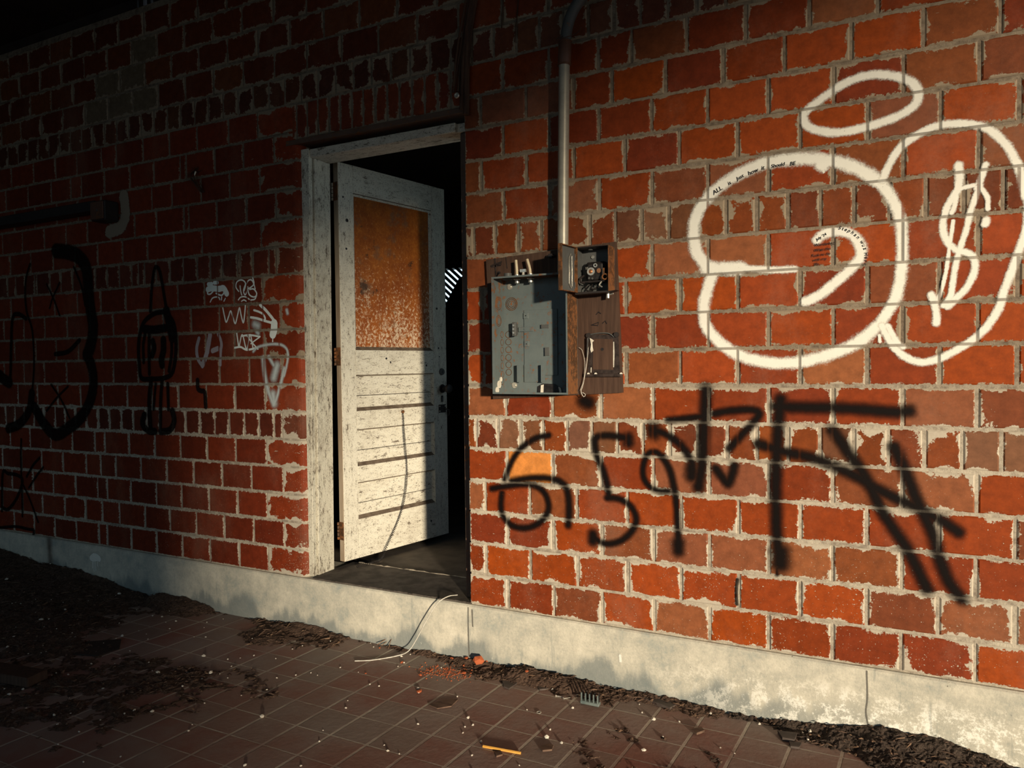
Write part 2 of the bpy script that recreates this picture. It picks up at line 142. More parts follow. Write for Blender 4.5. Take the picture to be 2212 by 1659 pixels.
def spline(pts,step,closed=False):
    P=[Vector(p) for p in pts]; n=len(P); out=[]
    if n==2 and not closed:
        k=max(1,int((P[1]-P[0]).length/step)); return [P[0].lerp(P[1],i/k) for i in range(k+1)]
    segs=n if closed else n-1
    for i in range(segs):
        p1=P[i];p2=P[(i+1)%n]
        p0=P[(i-1)%n] if (closed or i>0) else p1*2-p2
        p3=P[(i+2)%n] if (closed or i+2<n) else p2*2-p1
        k=max(2,int((p2-p1).length/step))
        for j in range(k):
            t=j/k; out.append(.5*((2*p1)+(p2-p0)*t+(2*p0-5*p1+4*p2-p3)*t*t+(3*p1-p0-3*p2+p3)*t**3))
    out.append(out[0].copy() if closed else P[-1]); return out
# ------------------------------------------------------------------ material nodes
class NT:
    def __init__(s,name):
        s.mat=bpy.data.materials.new(name); s.mat.use_nodes=True; s.t=s.mat.node_tree
        s.b=s.t.nodes['Principled BSDF']; s.out=s.t.nodes['Material Output']
        s.b.inputs['Specular IOR Level'].default_value=.3
        s.tc=s.t.nodes.new('ShaderNodeTexCoord')
    def l(s,a,b): s.t.links.new(a,b)
    def inp(s,sock,v):
        if hasattr(v,'bl_idname') or hasattr(v,'is_output'): s.l(v,sock)
        elif isinstance(v,(tuple,list)): sock.default_value=(*v,1) if (len(v)==3 and len(sock.default_value)==4) else v
        else: sock.default_value=v
    def co(s,scale=(1,1,1),rot=(0,0,0),loc=(0,0,0)):
        m=s.t.nodes.new('ShaderNodeMapping'); s.l(s.tc.outputs['Object'],m.inputs[0])
        m.inputs['Scale'].default_value=scale; m.inputs['Rotation'].default_value=rot; m.inputs['Location'].default_value=loc
        return m.outputs[0]
    def noise(s,scale,detail=4,rough=.55,co=None,dist=0.):
        n=s.t.nodes.new('ShaderNodeTexNoise'); n.inputs['Scale'].default_value=scale; n.inputs['Detail'].default_value=detail
        n.inputs['Roughness'].default_value=rough; n.inputs['Distortion'].default_value=dist
        s.l(co if co is not None else s.tc.outputs['Object'],n.inputs['Vector']); return n.outputs['Fac']
    def m(s,op,a,b=0.,c=None,clamp=False):
        n=s.t.nodes.new('ShaderNodeMath'); n.operation=op; n.use_clamp=clamp
        s.inp(n.inputs[0],a); s.inp(n.inputs[1],b)
        if c is not None: s.inp(n.inputs[2],c)
        return n.outputs[0]
    def step(s,x,lo,hi):      # smooth 0..1 from lo to hi
        n=s.t.nodes.new('ShaderNodeMapRange'); n.interpolation_type='SMOOTHSTEP'
        s.inp(n.inputs['Value'],x); s.inp(n.inputs['From Min'],lo); s.inp(n.inputs['From Max'],hi); return n.outputs[0]
    def ramp(s,f,stops):
        n=s.t.nodes.new('ShaderNodeValToRGB'); s.l(f,n.inputs[0]); e=n.color_ramp.elements
        while len(e)<len(stops): e.new(.5)
        for k,(p,c) in zip(e,stops): k.position=p; k.color=(*c,1)
        return n.outputs[0]
    def mix(s,f,a,b,mode='MIX'):
        n=s.t.nodes.new('ShaderNodeMix'); n.data_type='RGBA'; n.blend_type=mode
        s.inp(n.inputs[0],f); s.inp(n.inputs[6],a); s.inp(n.inputs[7],b); return n.outputs[2]
    def xyz(s,v):
        n=s.t.nodes.new('ShaderNodeSeparateXYZ'); s.l(v,n.inputs[0]); return n.outputs
    def bump(s,h,strength=.5,dist=.002):
        n=s.t.nodes.new('ShaderNodeBump'); n.inputs['Strength'].default_value=strength; n.inputs['Distance'].default_value=dist
        s.l(h,n.inputs['Height']); s.l(n.outputs[0],s.b.inputs['Normal']); return s
    def done(s,col=None,rough=.7,metal=None):
        if col is not None: s.inp(s.b.inputs['Base Color'],col)
        s.inp(s.b.inputs['Roughness'],rough)
        if metal is not None: s.inp(s.b.inputs['Metallic'],metal)
        return s.mat
def simple(name,c1,c2,scale=30,rough=.7,metal=None,bump=.3,stretch=(1,1,1)):
    n=NT(name); f=n.noise(scale,5,.6,n.co(stretch)); g=n.step(f,.32,.68)
    n.bump(f,bump,.002); return n.done(n.mix(g,c1,c2),rough,metal)
W=.2077; HC=.1355; J0=-1.3227          # brick pitch, course height, one joint of the even courses
def joint_mask(n):
    """0..1 on the mortar joints of the brick grid right of the door"""
    o=n.xyz(n.tc.outputs['Object']); x,z=o[0],o[2]
    row=n.m('FLOOR',n.m('DIVIDE',z,HC)); fz=n.m('SUBTRACT',n.m('DIVIDE',z,HC),row)
    dz=n.m('MULTIPLY',n.m('MINIMUM',fz,n.m('SUBTRACT',1.,fz)),HC)
    par=n.m('MODULO',n.m('ADD',row,100.),2.)
    hd=n.m('COMPARE',n.m('MODULO',n.m('ADD',row,601.),6.),0.,.5)
    xs=n.m('DIVIDE',n.m('ADD',n.m('SUBTRACT',x,J0),n.m('MULTIPLY',par,W/2)),W)
    xs=n.m('MULTIPLY',xs,n.m('ADD',1.,hd)); fx=n.m('FRACT',n.m('ADD',xs,200.))
    dx=n.m('MULTIPLY',n.m('MINIMUM',fx,n.m('SUBTRACT',1.,fx)),n.m('DIVIDE',W,n.m('ADD',1.,hd)))
    d=n.m('MINIMUM',dx,dz); return n.m('SUBTRACT',1.,n.step(d,.003,.0065))
# ------------------------------------------------------------------ materials
def mk_brick():
    n=NT('brick'); 
    def uvn(name):
        u=n.t.nodes.new('ShaderNodeUVMap'); u.uv_map=name; return n.xyz(u.outputs[0])
    a=uvn('buv'); b=uvn('bwh'); at=n.t.nodes.new('ShaderNodeAttribute'); at.attribute_name='bcol'
    d=n.m('MINIMUM',n.m('MINIMUM',a[0],n.m('SUBTRACT',b[0],a[0])),n.m('MINIMUM',a[1],n.m('SUBTRACT',b[1],a[1])))
    sm=at.outputs['Alpha']
    n1=n.noise(11,6,.62); n2=n.noise(95,7,.75); n3=n.noise(150,4,.65); oz=n.xyz(n.tc.outputs['Object'])[2]; low=n.step(oz,.95,.15)
    thr=n.m('ADD',n.m('MULTIPLY',n.m('MULTIPLY',n.m('SUBTRACT',n1,.45),.12),sm),n.m('MULTIPLY',n.m('SUBTRACT',n2,.5),.036))
    thr=n.m('ADD',thr,n.m('ADD',.0004,n.m('MULTIPLY',low,.0016)))
    m1=n.step(n.m('SUBTRACT',thr,d),-.0008,.0012)
    sp=n.step(n.m('ADD',n3,n.m('MULTIPLY',n.m('ADD',n1,n.m('MULTIPLY',sm,.22)),.22)),n.m('SUBTRACT',.852,n.m('MULTIPLY',low,.062)),n.m('SUBTRACT',.872,n.m('MULTIPLY',low,.062)))
    scr=n.noise(60,4,.7,n.co((.25,1,1.2),(0,.6,0)))
    m2=n.m('MAXIMUM',sp,n.step(n.m('ADD',scr,n.m('MULTIPLY',sm,.06)),.725,.75))
    big=n.noise(3.0,4,.6,n.co((1,1,.5))); dust=n.m('MULTIPLY',n.step(n.m('ADD',big,n.m('MULTIPLY',n2,.3)),.64,.94),.32)
    c=n.mix(1.,at.outputs['Color'],n.ramp(n.noise(26,6,.7),[(.25,(.62,.6,.58)),(.75,(1.25,1.2,1.15))]),'MULTIPLY')
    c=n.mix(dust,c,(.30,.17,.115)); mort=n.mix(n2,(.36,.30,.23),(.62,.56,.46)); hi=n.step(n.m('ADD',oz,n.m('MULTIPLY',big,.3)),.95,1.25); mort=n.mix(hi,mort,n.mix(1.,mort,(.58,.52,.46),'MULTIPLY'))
    mk=n.m('MAXIMUM',m1,m2); c=n.mix(mk,c,mort)
    n.bump(n.m('ADD',n.m('MULTIPLY',mk,.5),n.m('MULTIPLY',n2,.4)),.45,.002)
    n.b.inputs['Specular IOR Level'].default_value=.16
    return n.done(c,n.m('ADD',.62,n.m('MULTIPLY',mk,.3)))
def mk_mortar():
    n=NT('mortar'); f=n.noise(40,6,.7); g=n.noise(4,3); k=n.noise(220,3)
    n.bump(n.m('ADD',f,n.m('MULTIPLY',k,.5)),.7,.004)
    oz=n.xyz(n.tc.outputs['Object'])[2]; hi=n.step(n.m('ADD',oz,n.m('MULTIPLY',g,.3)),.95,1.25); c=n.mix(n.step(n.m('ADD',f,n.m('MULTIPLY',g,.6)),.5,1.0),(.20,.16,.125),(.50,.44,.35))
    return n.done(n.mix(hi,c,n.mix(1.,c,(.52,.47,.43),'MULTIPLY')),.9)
def mk_concrete():
    n=NT('concrete'); o=n.xyz(n.tc.outputs['Object']); a=n.noise(2.4,6,.65); b=n.noise(17,7,.72); c_=n.noise(90,6,.78); w=n.noise(2.6,5,.65,n.co((1,1,.3)))
    f=n.m('ADD',n.m('ADD',n.m('MULTIPLY',a,.45),n.m('MULTIPLY',b,.35)),n.m('MULTIPLY',c_,.20))
    c=n.ramp(f,[(.36,(.27,.31,.30)),(.47,(.47,.45,.38)),(.56,(.62,.58,.48)),(.66,(.76,.71,.60))])
    edge=n.m('ADD',-.245,n.m('MULTIPLY',n.step(w,.34,.66),.13)); edge=n.m('ADD',edge,n.m('MULTIPLY',n.m('SUBTRACT',c_,.5),.09)); edge=n.m('ADD',edge,n.m('MULTIPLY',n.m('SUBTRACT',b,.5),.08))
    band=n.m('MULTIPLY',n.m('SUBTRACT',1.,n.step(n.m('SUBTRACT',o[2],edge),-.03,.03)),n.step(o[0],.5,-.6))
    c=n.mix(n.m('MULTIPLY',band,.75),c,(.15,.18,.185))
    ef=n.m('MULTIPLY',n.step(n.m('ADD',n.m('MULTIPLY',b,.7),n.m('MULTIPLY',c_,.5)),.58,.68),n.m('MULTIPLY',n.step(o[0],-.9,.1),n.step(o[2],-.05,-.15)))
    c=n.mix(n.m('MULTIPLY',ef,.85),c,(.92,.90,.82))
    dr=n.noise(26,5,.7,n.co((1,1,.12))); c=n.mix(n.m('MULTIPLY',n.step(dr,.60,.70),.40),c,(.22,.25,.24))
    pit=n.step(n.noise(85,2,.5),.73,.77); c=n.mix(n.m('MULTIPLY',pit,.7),c,(.12,.11,.09))
    wh=n.step(n.noise(60,4,.7,n.co((1,1,.5),(0,.5,0))),.70,.75); c=n.mix(n.m('MULTIPLY',wh,.7),c,(.86,.83,.74))
    n.bump(n.m('SUBTRACT',n.m('ADD',b,n.m('MULTIPLY',c_,.6)),n.m('MULTIPLY',pit,.8)),.6,.004)
    return n.done(c,.92)
def mk_tile():
    n=NT('floor_tile'); o=n.xyz(n.tc.outputs['Object']); x,y=o[0],o[1]
    u=n.m('DIVIDE',n.m('ADD',n.m('SUBTRACT',x,n.m('MULTIPLY',n.m('ADD',y,.45),.0963)),1.158),.155)
    v=n.m('DIVIDE',n.m('ADD',y,.303),.147)
    fu=n.m('FRACT',n.m('ADD',u,100.)); fv=n.m('FRACT',n.m('ADD',v,100.))
    du=n.m('MULTIPLY',n.m('MINIMUM',fu,n.m('SUBTRACT',1.,fu)),.155); dv=n.m('MULTIPLY',n.m('MINIMUM',fv,n.m('SUBTRACT',1.,fv)),.147)
    nz=n.noise(55,5,.65); jit=n.m('MULTIPLY',n.m('SUBTRACT',nz,.5),.004)
    g1=n.m('SUBTRACT',1.,n.step(n.m('ADD',du,jit),.0042,.0066)); g2=n.m('SUBTRACT',1.,n.step(n.m('ADD',dv,jit),.0020,.0040)); g=n.m('MAXIMUM',g1,g2)
    cb=n.t.nodes.new('ShaderNodeCombineXYZ'); n.l(n.m('FLOOR',u),cb.inputs[0]); n.l(n.m('FLOOR',v),cb.inputs[1])
    wn=n.t.nodes.new('ShaderNodeTexWhiteNoise'); n.l(cb.outputs[0],wn.inputs['Vector'])
    c=n.ramp(wn.outputs['Value'],[(0.,(.24,.095,.07)),(.4,(.25,.135,.105)),(1.,(.22,.155,.125))])
    dst=n.noise(2.6,6,.65); c=n.mix(n.m('MULTIPLY',n.step(dst,.32,.68),.8),c,(.29,.24,.21))
    gr=n.mix(nz,(.36,.30,.245),(.60,.53,.44)); gd=n.step(n.noise(5,4),.35,.6)
    c=n.mix(n.m('MULTIPLY',g,n.m('ADD',.35,n.m('MULTIPLY',gd,.65))),c,gr)
    n.bump(n.m('ADD',n.m('MULTIPLY',g,-1.),n.m('MULTIPLY',nz,.35)),.9,.005)
    return n.done(c,n.m('ADD',.62,n.m('MULTIPLY',nz,.25)))
def mk_paint(name,vertical=True,dirt=.5,base=(.80,.77,.67)):
    n=NT(name); st=(9,9,1.6) if vertical else (1.6,9,9)
    g=n.noise(8,6,.78,n.co(st)); s2=n.noise(46,6,.75,n.co((1,1,.4) if vertical else (.4,1,1))); b=n.noise(3.4,6,.7); fine=n.noise(190,4,.7,n.co((1,1,.5) if vertical else (.5,1,1)))
    c=n.mix(n.step(fine,.40,.62),n.mix(1.,base,(.80,.78,.74),'MULTIPLY'),base)
    c=n.mix(n.m('MULTIPLY',n.step(n.m('ADD',b,n.m('MULTIPLY',s2,.45)),.66,.92),dirt),c,(.36,.31,.24))
    chips=n.step(n.m('ADD',n.m('MULTIPLY',g,.6),n.m('MULTIPLY',s2,.8)),.825-.05*dirt,.855-.05*dirt); c=n.mix(n.m('MULTIPLY',chips,.85),c,(.12,.09,.065))
    sp=n.step(n.m('ADD',n.m('MULTIPLY',fine,.75),n.m('MULTIPLY',s2,.38)),.60,.645); c=n.mix(n.m('MULTIPLY',sp,.75),c,(.15,.115,.08))
    n.bump(n.m('SUBTRACT',n.m('MULTIPLY',g,.5),n.m('MULTIPLY',chips,.8)),.5,.0025); return n.done(c,.6)
def mk_orange():
    n=NT('orange_plywood'); o=n.xyz(n.tc.outputs['Object']); a=n.noise(6,6,.7); b=n.noise(70,7,.8,n.co((1,1,.8)),dist=.6); k=n.noise(9,6,.7); v=n.noise(5,5,.7,n.co((2.2,2.2,.35)))
    c=n.mix(n.step(a,.35,.65),(.52,.165,.020),(.36,.10,.014)); c=n.mix(n.step(b,.45,.62),n.mix(1.,c,(.72,.62,.55),'MULTIPLY'),c)
    gray=n.step(n.noise(5.5,5,.7,n.co((1,1,1),(0,0,0),(3,1,2))),.54,.66); c=n.mix(n.m('MULTIPLY',gray,.6),c,(.17,.11,.07))
    w=n.step(n.m('ADD',n.m('ADD',b,n.m('MULTIPLY',v,.30)),n.m('MULTIPLY',n.step(o[2],1.75,1.1),.15)),.785,.84); c=n.mix(n.m('MULTIPLY',w,.75),c,(.80,.66,.48))
    bk=n.step(n.m('ADD',k,n.m('MULTIPLY',b,.35)),.79,.83); c=n.mix(n.m('MULTIPLY',bk,.9),c,(.06,.03,.015))
    n.bump(b,.5,.002); return n.done(c,.5)
def mk_steel(name,base,rust=.35,base2=None,metal=.0,rough=.5):
    n=NT(name); a=n.noise(9,6,.7); b=n.noise(45,6,.75); base2=base2 or tuple(x*.75 for x in base)
    c=n.mix(n.step(a,.3,.7),base,base2); r=n.step(n.m('ADD',n.m('MULTIPLY',a,.5),n.m('MULTIPLY',b,.7)),.82-.35*rust,.90-.35*rust)
    c=n.mix(n.m('MULTIPLY',r,.9),c,n.mix(b,(.10,.035,.012),(.30,.12,.04)))
    n.bump(n.m('ADD',n.m('MULTIPLY',b,.4),r),.35,.0015); return n.done(c,n.m('ADD',rough,n.m('MULTIPLY',r,.35)),metal)
def mk_wood(name,c1,c2,rot=(0,0,0),st=(18,18,1)):
    n=NT(name); g=n.noise(5,6,.7,n.co(st,rot)); b=n.noise(2.5,4); c=n.mix(n.step(g,.3,.7),c1,c2); c=n.mix(n.m('MULTIPLY',n.step(b,.5,.75),.5),c,tuple(x*.5 for x in c1))
    n.bump(g,.5,.002); return n.done(c,.75)
def mk_spray(name,col,soft,speck=.25,opacity=1.,joints=True,wash=False):
    n=NT(name); at=n.t.nodes.new('ShaderNodeAttribute'); at.attribute_name='edge'; e=at.outputs['Fac']
    z=n.noise(160,4,.7); y=n.noise(28,5,.65)
    x=n.m('ADD',e,n.m('MULTIPLY',n.m('SUBTRACT',z,.5),speck)); x=n.m('ADD',x,n.m('MULTIPLY',n.m('SUBTRACT',y,.5),speck*.9))
    a=n.step(x,.03,.03+soft)
    if joints: a=n.m('MULTIPLY',a,n.m('SUBTRACT',1.,n.m('MULTIPLY',joint_mask(n),.72 if joints is True else joints)))
    if opacity<1: a=n.m('MULTIPLY',a,opacity)
    fl=n.step(n.noise(130,3,.6),.70,.75); a=n.m('MULTIPLY',a,n.m('SUBTRACT',1.,n.m('MULTIPLY',fl,.7)))
    n.b.inputs['Specular IOR Level'].default_value=.12; n.l(a,n.b.inputs['Alpha']); return n.done(n.mix(y,tuple(c*.88 for c in col),col),.6)
def mk_soil(name,c1=(.055,.030,.020),c2=(.22,.135,.095)):
    n=NT(name); a=n.noise(30,6,.75); b=n.noise(120,5,.75); k=n.noise(6,4)
    c=n.mix(n.step(n.m('ADD',n.m('MULTIPLY',a,.5),n.m('MULTIPLY',b,.5)),.36,.66),c1,c2)
    c=n.mix(n.m('MULTIPLY',n.step(b,.70,.78),.7),c,(.42,.34,.27)); c=n.mix(n.m('MULTIPLY',n.step(k,.55,.7),.5),c,(.10,.05,.03))
    n.bump(n.m('ADD',a,b),1.,.012); return n.done(c,.95)
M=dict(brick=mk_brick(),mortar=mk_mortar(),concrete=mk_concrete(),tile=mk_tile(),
 paint_v=mk_paint('white_paint_upright',True,.35),paint_h=mk_paint('white_paint_rail',False,.3),frame=mk_paint('frame_paint',True,.75,(.76,.73,.62)),
 frame_h=mk_paint('frame_paint_head',False,.7,(.70,.66,.57)),
 edge=simple('door_edge_wood',(.30,.22,.15),(.50,.42,.32),20,.8,stretch=(1,1,.1)),orange=mk_orange(),
 panel=mk_steel('grey_green_steel',(.145,.172,.17),.5,(.11,.138,.142)),rusty=mk_steel('rusty_steel',(.065,.032,.015),.75,(.115,.06,.034)),
 darksteel=mk_steel('dark_steel',(.035,.028,.026),.2),greysteel=mk_steel('grey_steel',(.105,.108,.105),.25),
 galv=mk_steel('galvanised_pipe',(.42,.39,.32),.03,(.28,.26,.22),.35,.42),coupling=mk_steel('brown_coupling',(.12,.055,.035),.5),
 board=mk_wood('board_wood',(.050,.026,.017),(.090,.049,.032)),slat=mk_wood('old_lath',(.035,.02,.014),(.05,.03,.02)),
 black=simple('black_plastic',(.012,.010,.010),(.03,.026,.025),60,.45),tar=simple('burnt_tar',(.018,.012,.010),(.05,.035,.03),40,.5,bump=.8),
 bright=simple('bright_metal',(.75,.72,.64),(.5,.47,.4),80,.3,.7),copper=simple('copper',(.55,.25,.12),(.35,.14,.06),80,.35,.6),
 glass=simple('lens_glass',(.6,.55,.5),(.3,.2,.15),50,.1),
 cream=simple('cream_insulation',(.72,.62,.44),(.6,.5,.34),40,.5),whitew=simple('white_wire',(.62,.60,.54),(.46,.43,.37),60,.5),
 flake=simple('white_flake',(.82,.78,.68),(.6,.55,.46),50,.8),
 lintel=mk_steel('lintel_rust',(.13,.075,.05),.5,(.09,.05,.035)),darkcable=simple('old_cable',(.045,.022,.014),(.10,.05,.03),50,.7,stretch=(1,1,.1)),
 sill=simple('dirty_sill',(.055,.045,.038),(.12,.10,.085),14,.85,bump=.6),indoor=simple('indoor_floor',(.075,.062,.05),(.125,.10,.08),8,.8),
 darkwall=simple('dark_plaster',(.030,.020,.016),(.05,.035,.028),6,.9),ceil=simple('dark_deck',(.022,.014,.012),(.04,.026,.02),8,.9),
 soil=mk_soil('leaf_litter'),soil2=mk_soil('dark_grit',(.045,.030,.023),(.16,.115,.09)),asph=mk_soil('asphalt',(.05,.045,.04),(.10,.09,.08)),
 chip=simple('pale_stone',(.80,.74,.64),(.55,.50,.42),40,.8),frag=simple('orange_brick',(.50,.13,.05),(.36,.085,.03),60,.85),
 yellow=simple('yellow_wood',(.80,.42,.09),(.68,.33,.06),20,.5,stretch=(.1,1,1)),bark=simple('dark_bark',(.07,.04,.028),(.16,.10,.07),40,.9,stretch=(.2,1,1)),
 comb=simple('grey_green_plastic',(.10,.13,.13),(.16,.19,.18),30,.5),twig=simple('twig',(.14,.08,.05),(.22,.14,.09),40,.9),
 blockrust=mk_wood('blocker_wall',(.12,.10,.09),(.16,.14,.12)),
 w_spray=mk_spray('white_spray',(.86,.84,.76),.62,.62),w_mark=mk_spray('pale_marker',(.80,.88,.86),.12,.2),w_mist=mk_spray('pale_mist',(.70,.82,.84),1.2,.2,.85),
 w_wash=mk_spray('thin_wash',(.50,.47,.52),.3,.35,.6),b_spray=mk_spray('black_spray',(.006,.0035,.003),.95,.22,.98,joints=.30),b_mark=mk_spray('black_paint',(.008,.005,.004),.30,.2,.84,joints=False),
 shard=simple('dark_tile_shard',(.05,.035,.03),(.09,.07,.06),20,.7),
 leafy=simple('leafy_green',(.03,.05,.015),(.06,.09,.03),3,.9),
 ledge=simple('ledge_dirt_bead_shade',(.085,.06,.042),(.17,.13,.095),25,.85),
 ink=simple('black_ink',(.012,.01,.012),(.02,.016,.018),30,.6))
# ------------------------------------------------------------------ brick wall
LX,RX=-2.418,-1.505            # masonry edges of the doorway
WT=3.01                        # top of the masonry
def rows():
    out=[]                     # (row, x joints list, x start, x end)
    NR=23
    for j in range(NR):
        hdr=(j%6==5)
        # ---- right of the door (and over it from row 17 up)
        x0=RX; x1=3.0
        if j>=17: x0=-9.9
        js=[]
        st=W/2 if hdr else W
        base=J0+(W/2 if (j%2==1 and not hdr) else 0)
        if hdr: base=J0-.04
        k=int((x0-base)/st)-1; x=base+k*st
        while x<x1:
            xx=x
            if j==15 and x>-.85: xx=x-.05
            if j==16 and x>-.80: xx=x-.075
            js.append(xx); x+=st
        if j<17:
            out.append((j,[q for q in js if q>x0+.03],x0,x1,0))
            L=LEFT.get(j) or LEFT.get(str(j)); L=list(L); a=L[0]; st2=(W/2 if hdr else W)
            while a>-7.4: a-=st2; L.insert(0,a)
            out.append((j,L,-7.5,LX,1))
        else:
            out.append((j,[q for q in js if q>-7.4],-7.5,x1,2))
    return out
def build_wall():
    V=[];F=[];MI=[];UV=[];WH=[];BC=[]
    def face(vs,mi,uv=None,wh=(0,0),col=(.3,.05,.02,.5)):
        o=len(V); V.extend(vs); F.append(tuple(range(o,o+len(vs)))); MI.append(mi)
        UV.append(uv or [(0,0)]*len(vs)); WH.append([wh]*len(vs)); BC.append([col]*len(vs))
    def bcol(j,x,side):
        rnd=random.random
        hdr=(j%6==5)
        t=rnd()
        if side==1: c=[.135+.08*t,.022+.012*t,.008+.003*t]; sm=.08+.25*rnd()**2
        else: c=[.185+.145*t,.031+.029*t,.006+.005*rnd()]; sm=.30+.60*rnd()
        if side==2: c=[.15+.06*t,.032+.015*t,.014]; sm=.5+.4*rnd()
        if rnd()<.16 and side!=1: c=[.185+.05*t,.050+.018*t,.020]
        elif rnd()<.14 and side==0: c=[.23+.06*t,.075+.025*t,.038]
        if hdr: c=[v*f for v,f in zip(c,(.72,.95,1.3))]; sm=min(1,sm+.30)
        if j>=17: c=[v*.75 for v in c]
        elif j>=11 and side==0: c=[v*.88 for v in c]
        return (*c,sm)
    def brick(x0,x1,z0,z1,col,bull=False,sq=0):
        d=random.uniform(-.0012,.0012); b=.0045
        x0+=random.uniform(-.0012,.0012);x1+=random.uniform(-.0012,.0012);z0+=random.uniform(-.001,.001);z1+=random.uniform(-.001,.001)
        w,h=x1-x0,z1-z0
        def P(u,v,y): return (x0+u,y,z0+v)
        i=[(b,b),(w-b,b),(w-b,h-b),(b,h-b)]; o=[(0,0),(w,0),(w,h),(0,h)]
        face([P(*p,d) for p in i],0,i,(w,h),col)
        for k in range(4):
            a,c=k,(k+1)%4
            face([P(*o[a],d+.0035),P(*o[c],d+.0035),P(*i[c],d),P(*i[a],d)],0,[o[a],o[c],i[c],i[a]],(w,h),col)
            face([P(*o[a],.016),P(*o[c],.016),P(*o[c],d+.0035),P(*o[a],d+.0035)],0,[o[a],o[c],o[c],o[a]],(w,h),col)
    def bullnose(x0,x1,z0,z1,col):   # rounded end at x1, returning into the wall
        rr=.042; prof=[(x0,0.)]+[(x1-rr+rr*math.sin(R(t)),rr-rr*math.cos(R(t))) for t in range(0,91,15)]+[(x1,.075)]
        ln=[0.]
        for k in range(1,len(prof)): ln.append(ln[-1]+math.hypot(prof[k][0]-prof[k-1][0],prof[k][1]-prof[k-1][1]))
        w,h=ln[-1],z1-z0
        for k in range(len(prof)-1):
            a,b_=prof[k],prof[k+1]; dx,dy=b_[0]-a[0],b_[1]-a[1]
            face([(a[0],a[1],z0),(b_[0],b_[1],z0),(b_[0],b_[1],z1),(a[0],a[1],z1)],0,[(ln[k],0),(ln[k+1],0),(ln[k+1],h),(ln[k],h)],(w,h),col)
        face([(p[0],p[1],z1) for p in prof]+[(x0,.075,z1)],0); face([(p[0],p[1],z0) for p in prof][::-1]+[(x0,.075,z0)],0)
        face([(x0,.016,z0),(x0,0,z0),(x0,0,z1),(x0,.016,z1)],0)
    mh=.0055
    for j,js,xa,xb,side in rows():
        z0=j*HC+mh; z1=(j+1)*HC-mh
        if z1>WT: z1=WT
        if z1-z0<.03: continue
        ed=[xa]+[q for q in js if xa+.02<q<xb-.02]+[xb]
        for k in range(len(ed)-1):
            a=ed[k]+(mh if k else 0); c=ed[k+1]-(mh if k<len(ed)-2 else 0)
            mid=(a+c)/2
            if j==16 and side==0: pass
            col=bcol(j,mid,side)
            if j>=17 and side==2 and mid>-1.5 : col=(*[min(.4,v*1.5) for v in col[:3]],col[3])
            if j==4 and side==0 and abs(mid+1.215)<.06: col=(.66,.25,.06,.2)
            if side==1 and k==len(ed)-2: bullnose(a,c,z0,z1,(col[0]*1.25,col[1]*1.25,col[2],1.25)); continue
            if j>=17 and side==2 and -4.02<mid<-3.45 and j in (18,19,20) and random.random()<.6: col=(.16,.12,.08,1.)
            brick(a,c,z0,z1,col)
    # soldier course over the lintel
    x=-2.50; z0=2.134;z1=17*HC-mh
    # fill beside the soldiers where courses 16 were left out of the door span
    n=15; sw=(RX-x)/n
    for k in range(n):
        t=random.random(); brick(x+k*sw+mh,x+(k+1)*sw-mh,z0,z1,(.17+.05*t,.034+.012*t,.015,.55))
    # mortar bed and wall core
    def box(x0,x1,y0,y1,z0,z1):
        p=[(x0,y0,z0),(x1,y0,z0),(x1,y1,z0),(x0,y1,z0),(x0,y0,z1),(x1,y0,z1),(x1,y1,z1),(x0,y1,z1)]
        for q in ((0,3,2,1),(4,5,6,7),(0,1,5,4),(1,2,6,5),(2,3,7,6),(3,0,4,7)): face([p[i] for i in q],1)
    Y0=.0045
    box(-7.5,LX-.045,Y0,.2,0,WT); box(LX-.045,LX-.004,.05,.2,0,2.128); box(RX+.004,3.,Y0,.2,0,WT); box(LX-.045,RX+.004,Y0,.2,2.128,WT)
    for j in range(16):                      # mortar between the bullnose bricks
        zz=j*HC; rr=.04; x1=LX-.003
        prof=[(LX-.08,.003)]+[(x1-rr+rr*math.sin(R(t)),.003+rr-rr*math.cos(R(t))) for t in range(0,91,15)]+[(x1,.07)]
        for k in range(len(prof)-1):
            a,b_=prof[k],prof[k+1]; face([(a[0],a[1],zz-mh),(b_[0],b_[1],zz-mh),(b_[0],b_[1],zz+mh),(a[0],a[1],zz+mh)],1)
    me=bpy.data.meshes.new('wall_back'); me.from_pydata(V,[],F)
    for k in ('brick','mortar'): me.materials.append(M[k])
    me.polygons.foreach_set('material_index',MI)
    for nm,D in (('buv',UV),('bwh',WH)):
        l=me.uv_layers.new(name=nm); l.data.foreach_set('uv',[c for f in D for p in f for c in p])
    ca=me.color_attributes.new('bcol','FLOAT_COLOR','CORNER'); ca.data.foreach_set('color',[c for f in BC for p in f for c in p])
    me.update(); o=bpy.data.objects.new('wall_back',me); COL.objects.link(o); TOP.append(o)
    return o
random.seed(11)
wall=build_wall(); tag(wall,'red brick wall with pale mortar, spray paint and a doorway','wall',kind='structure')
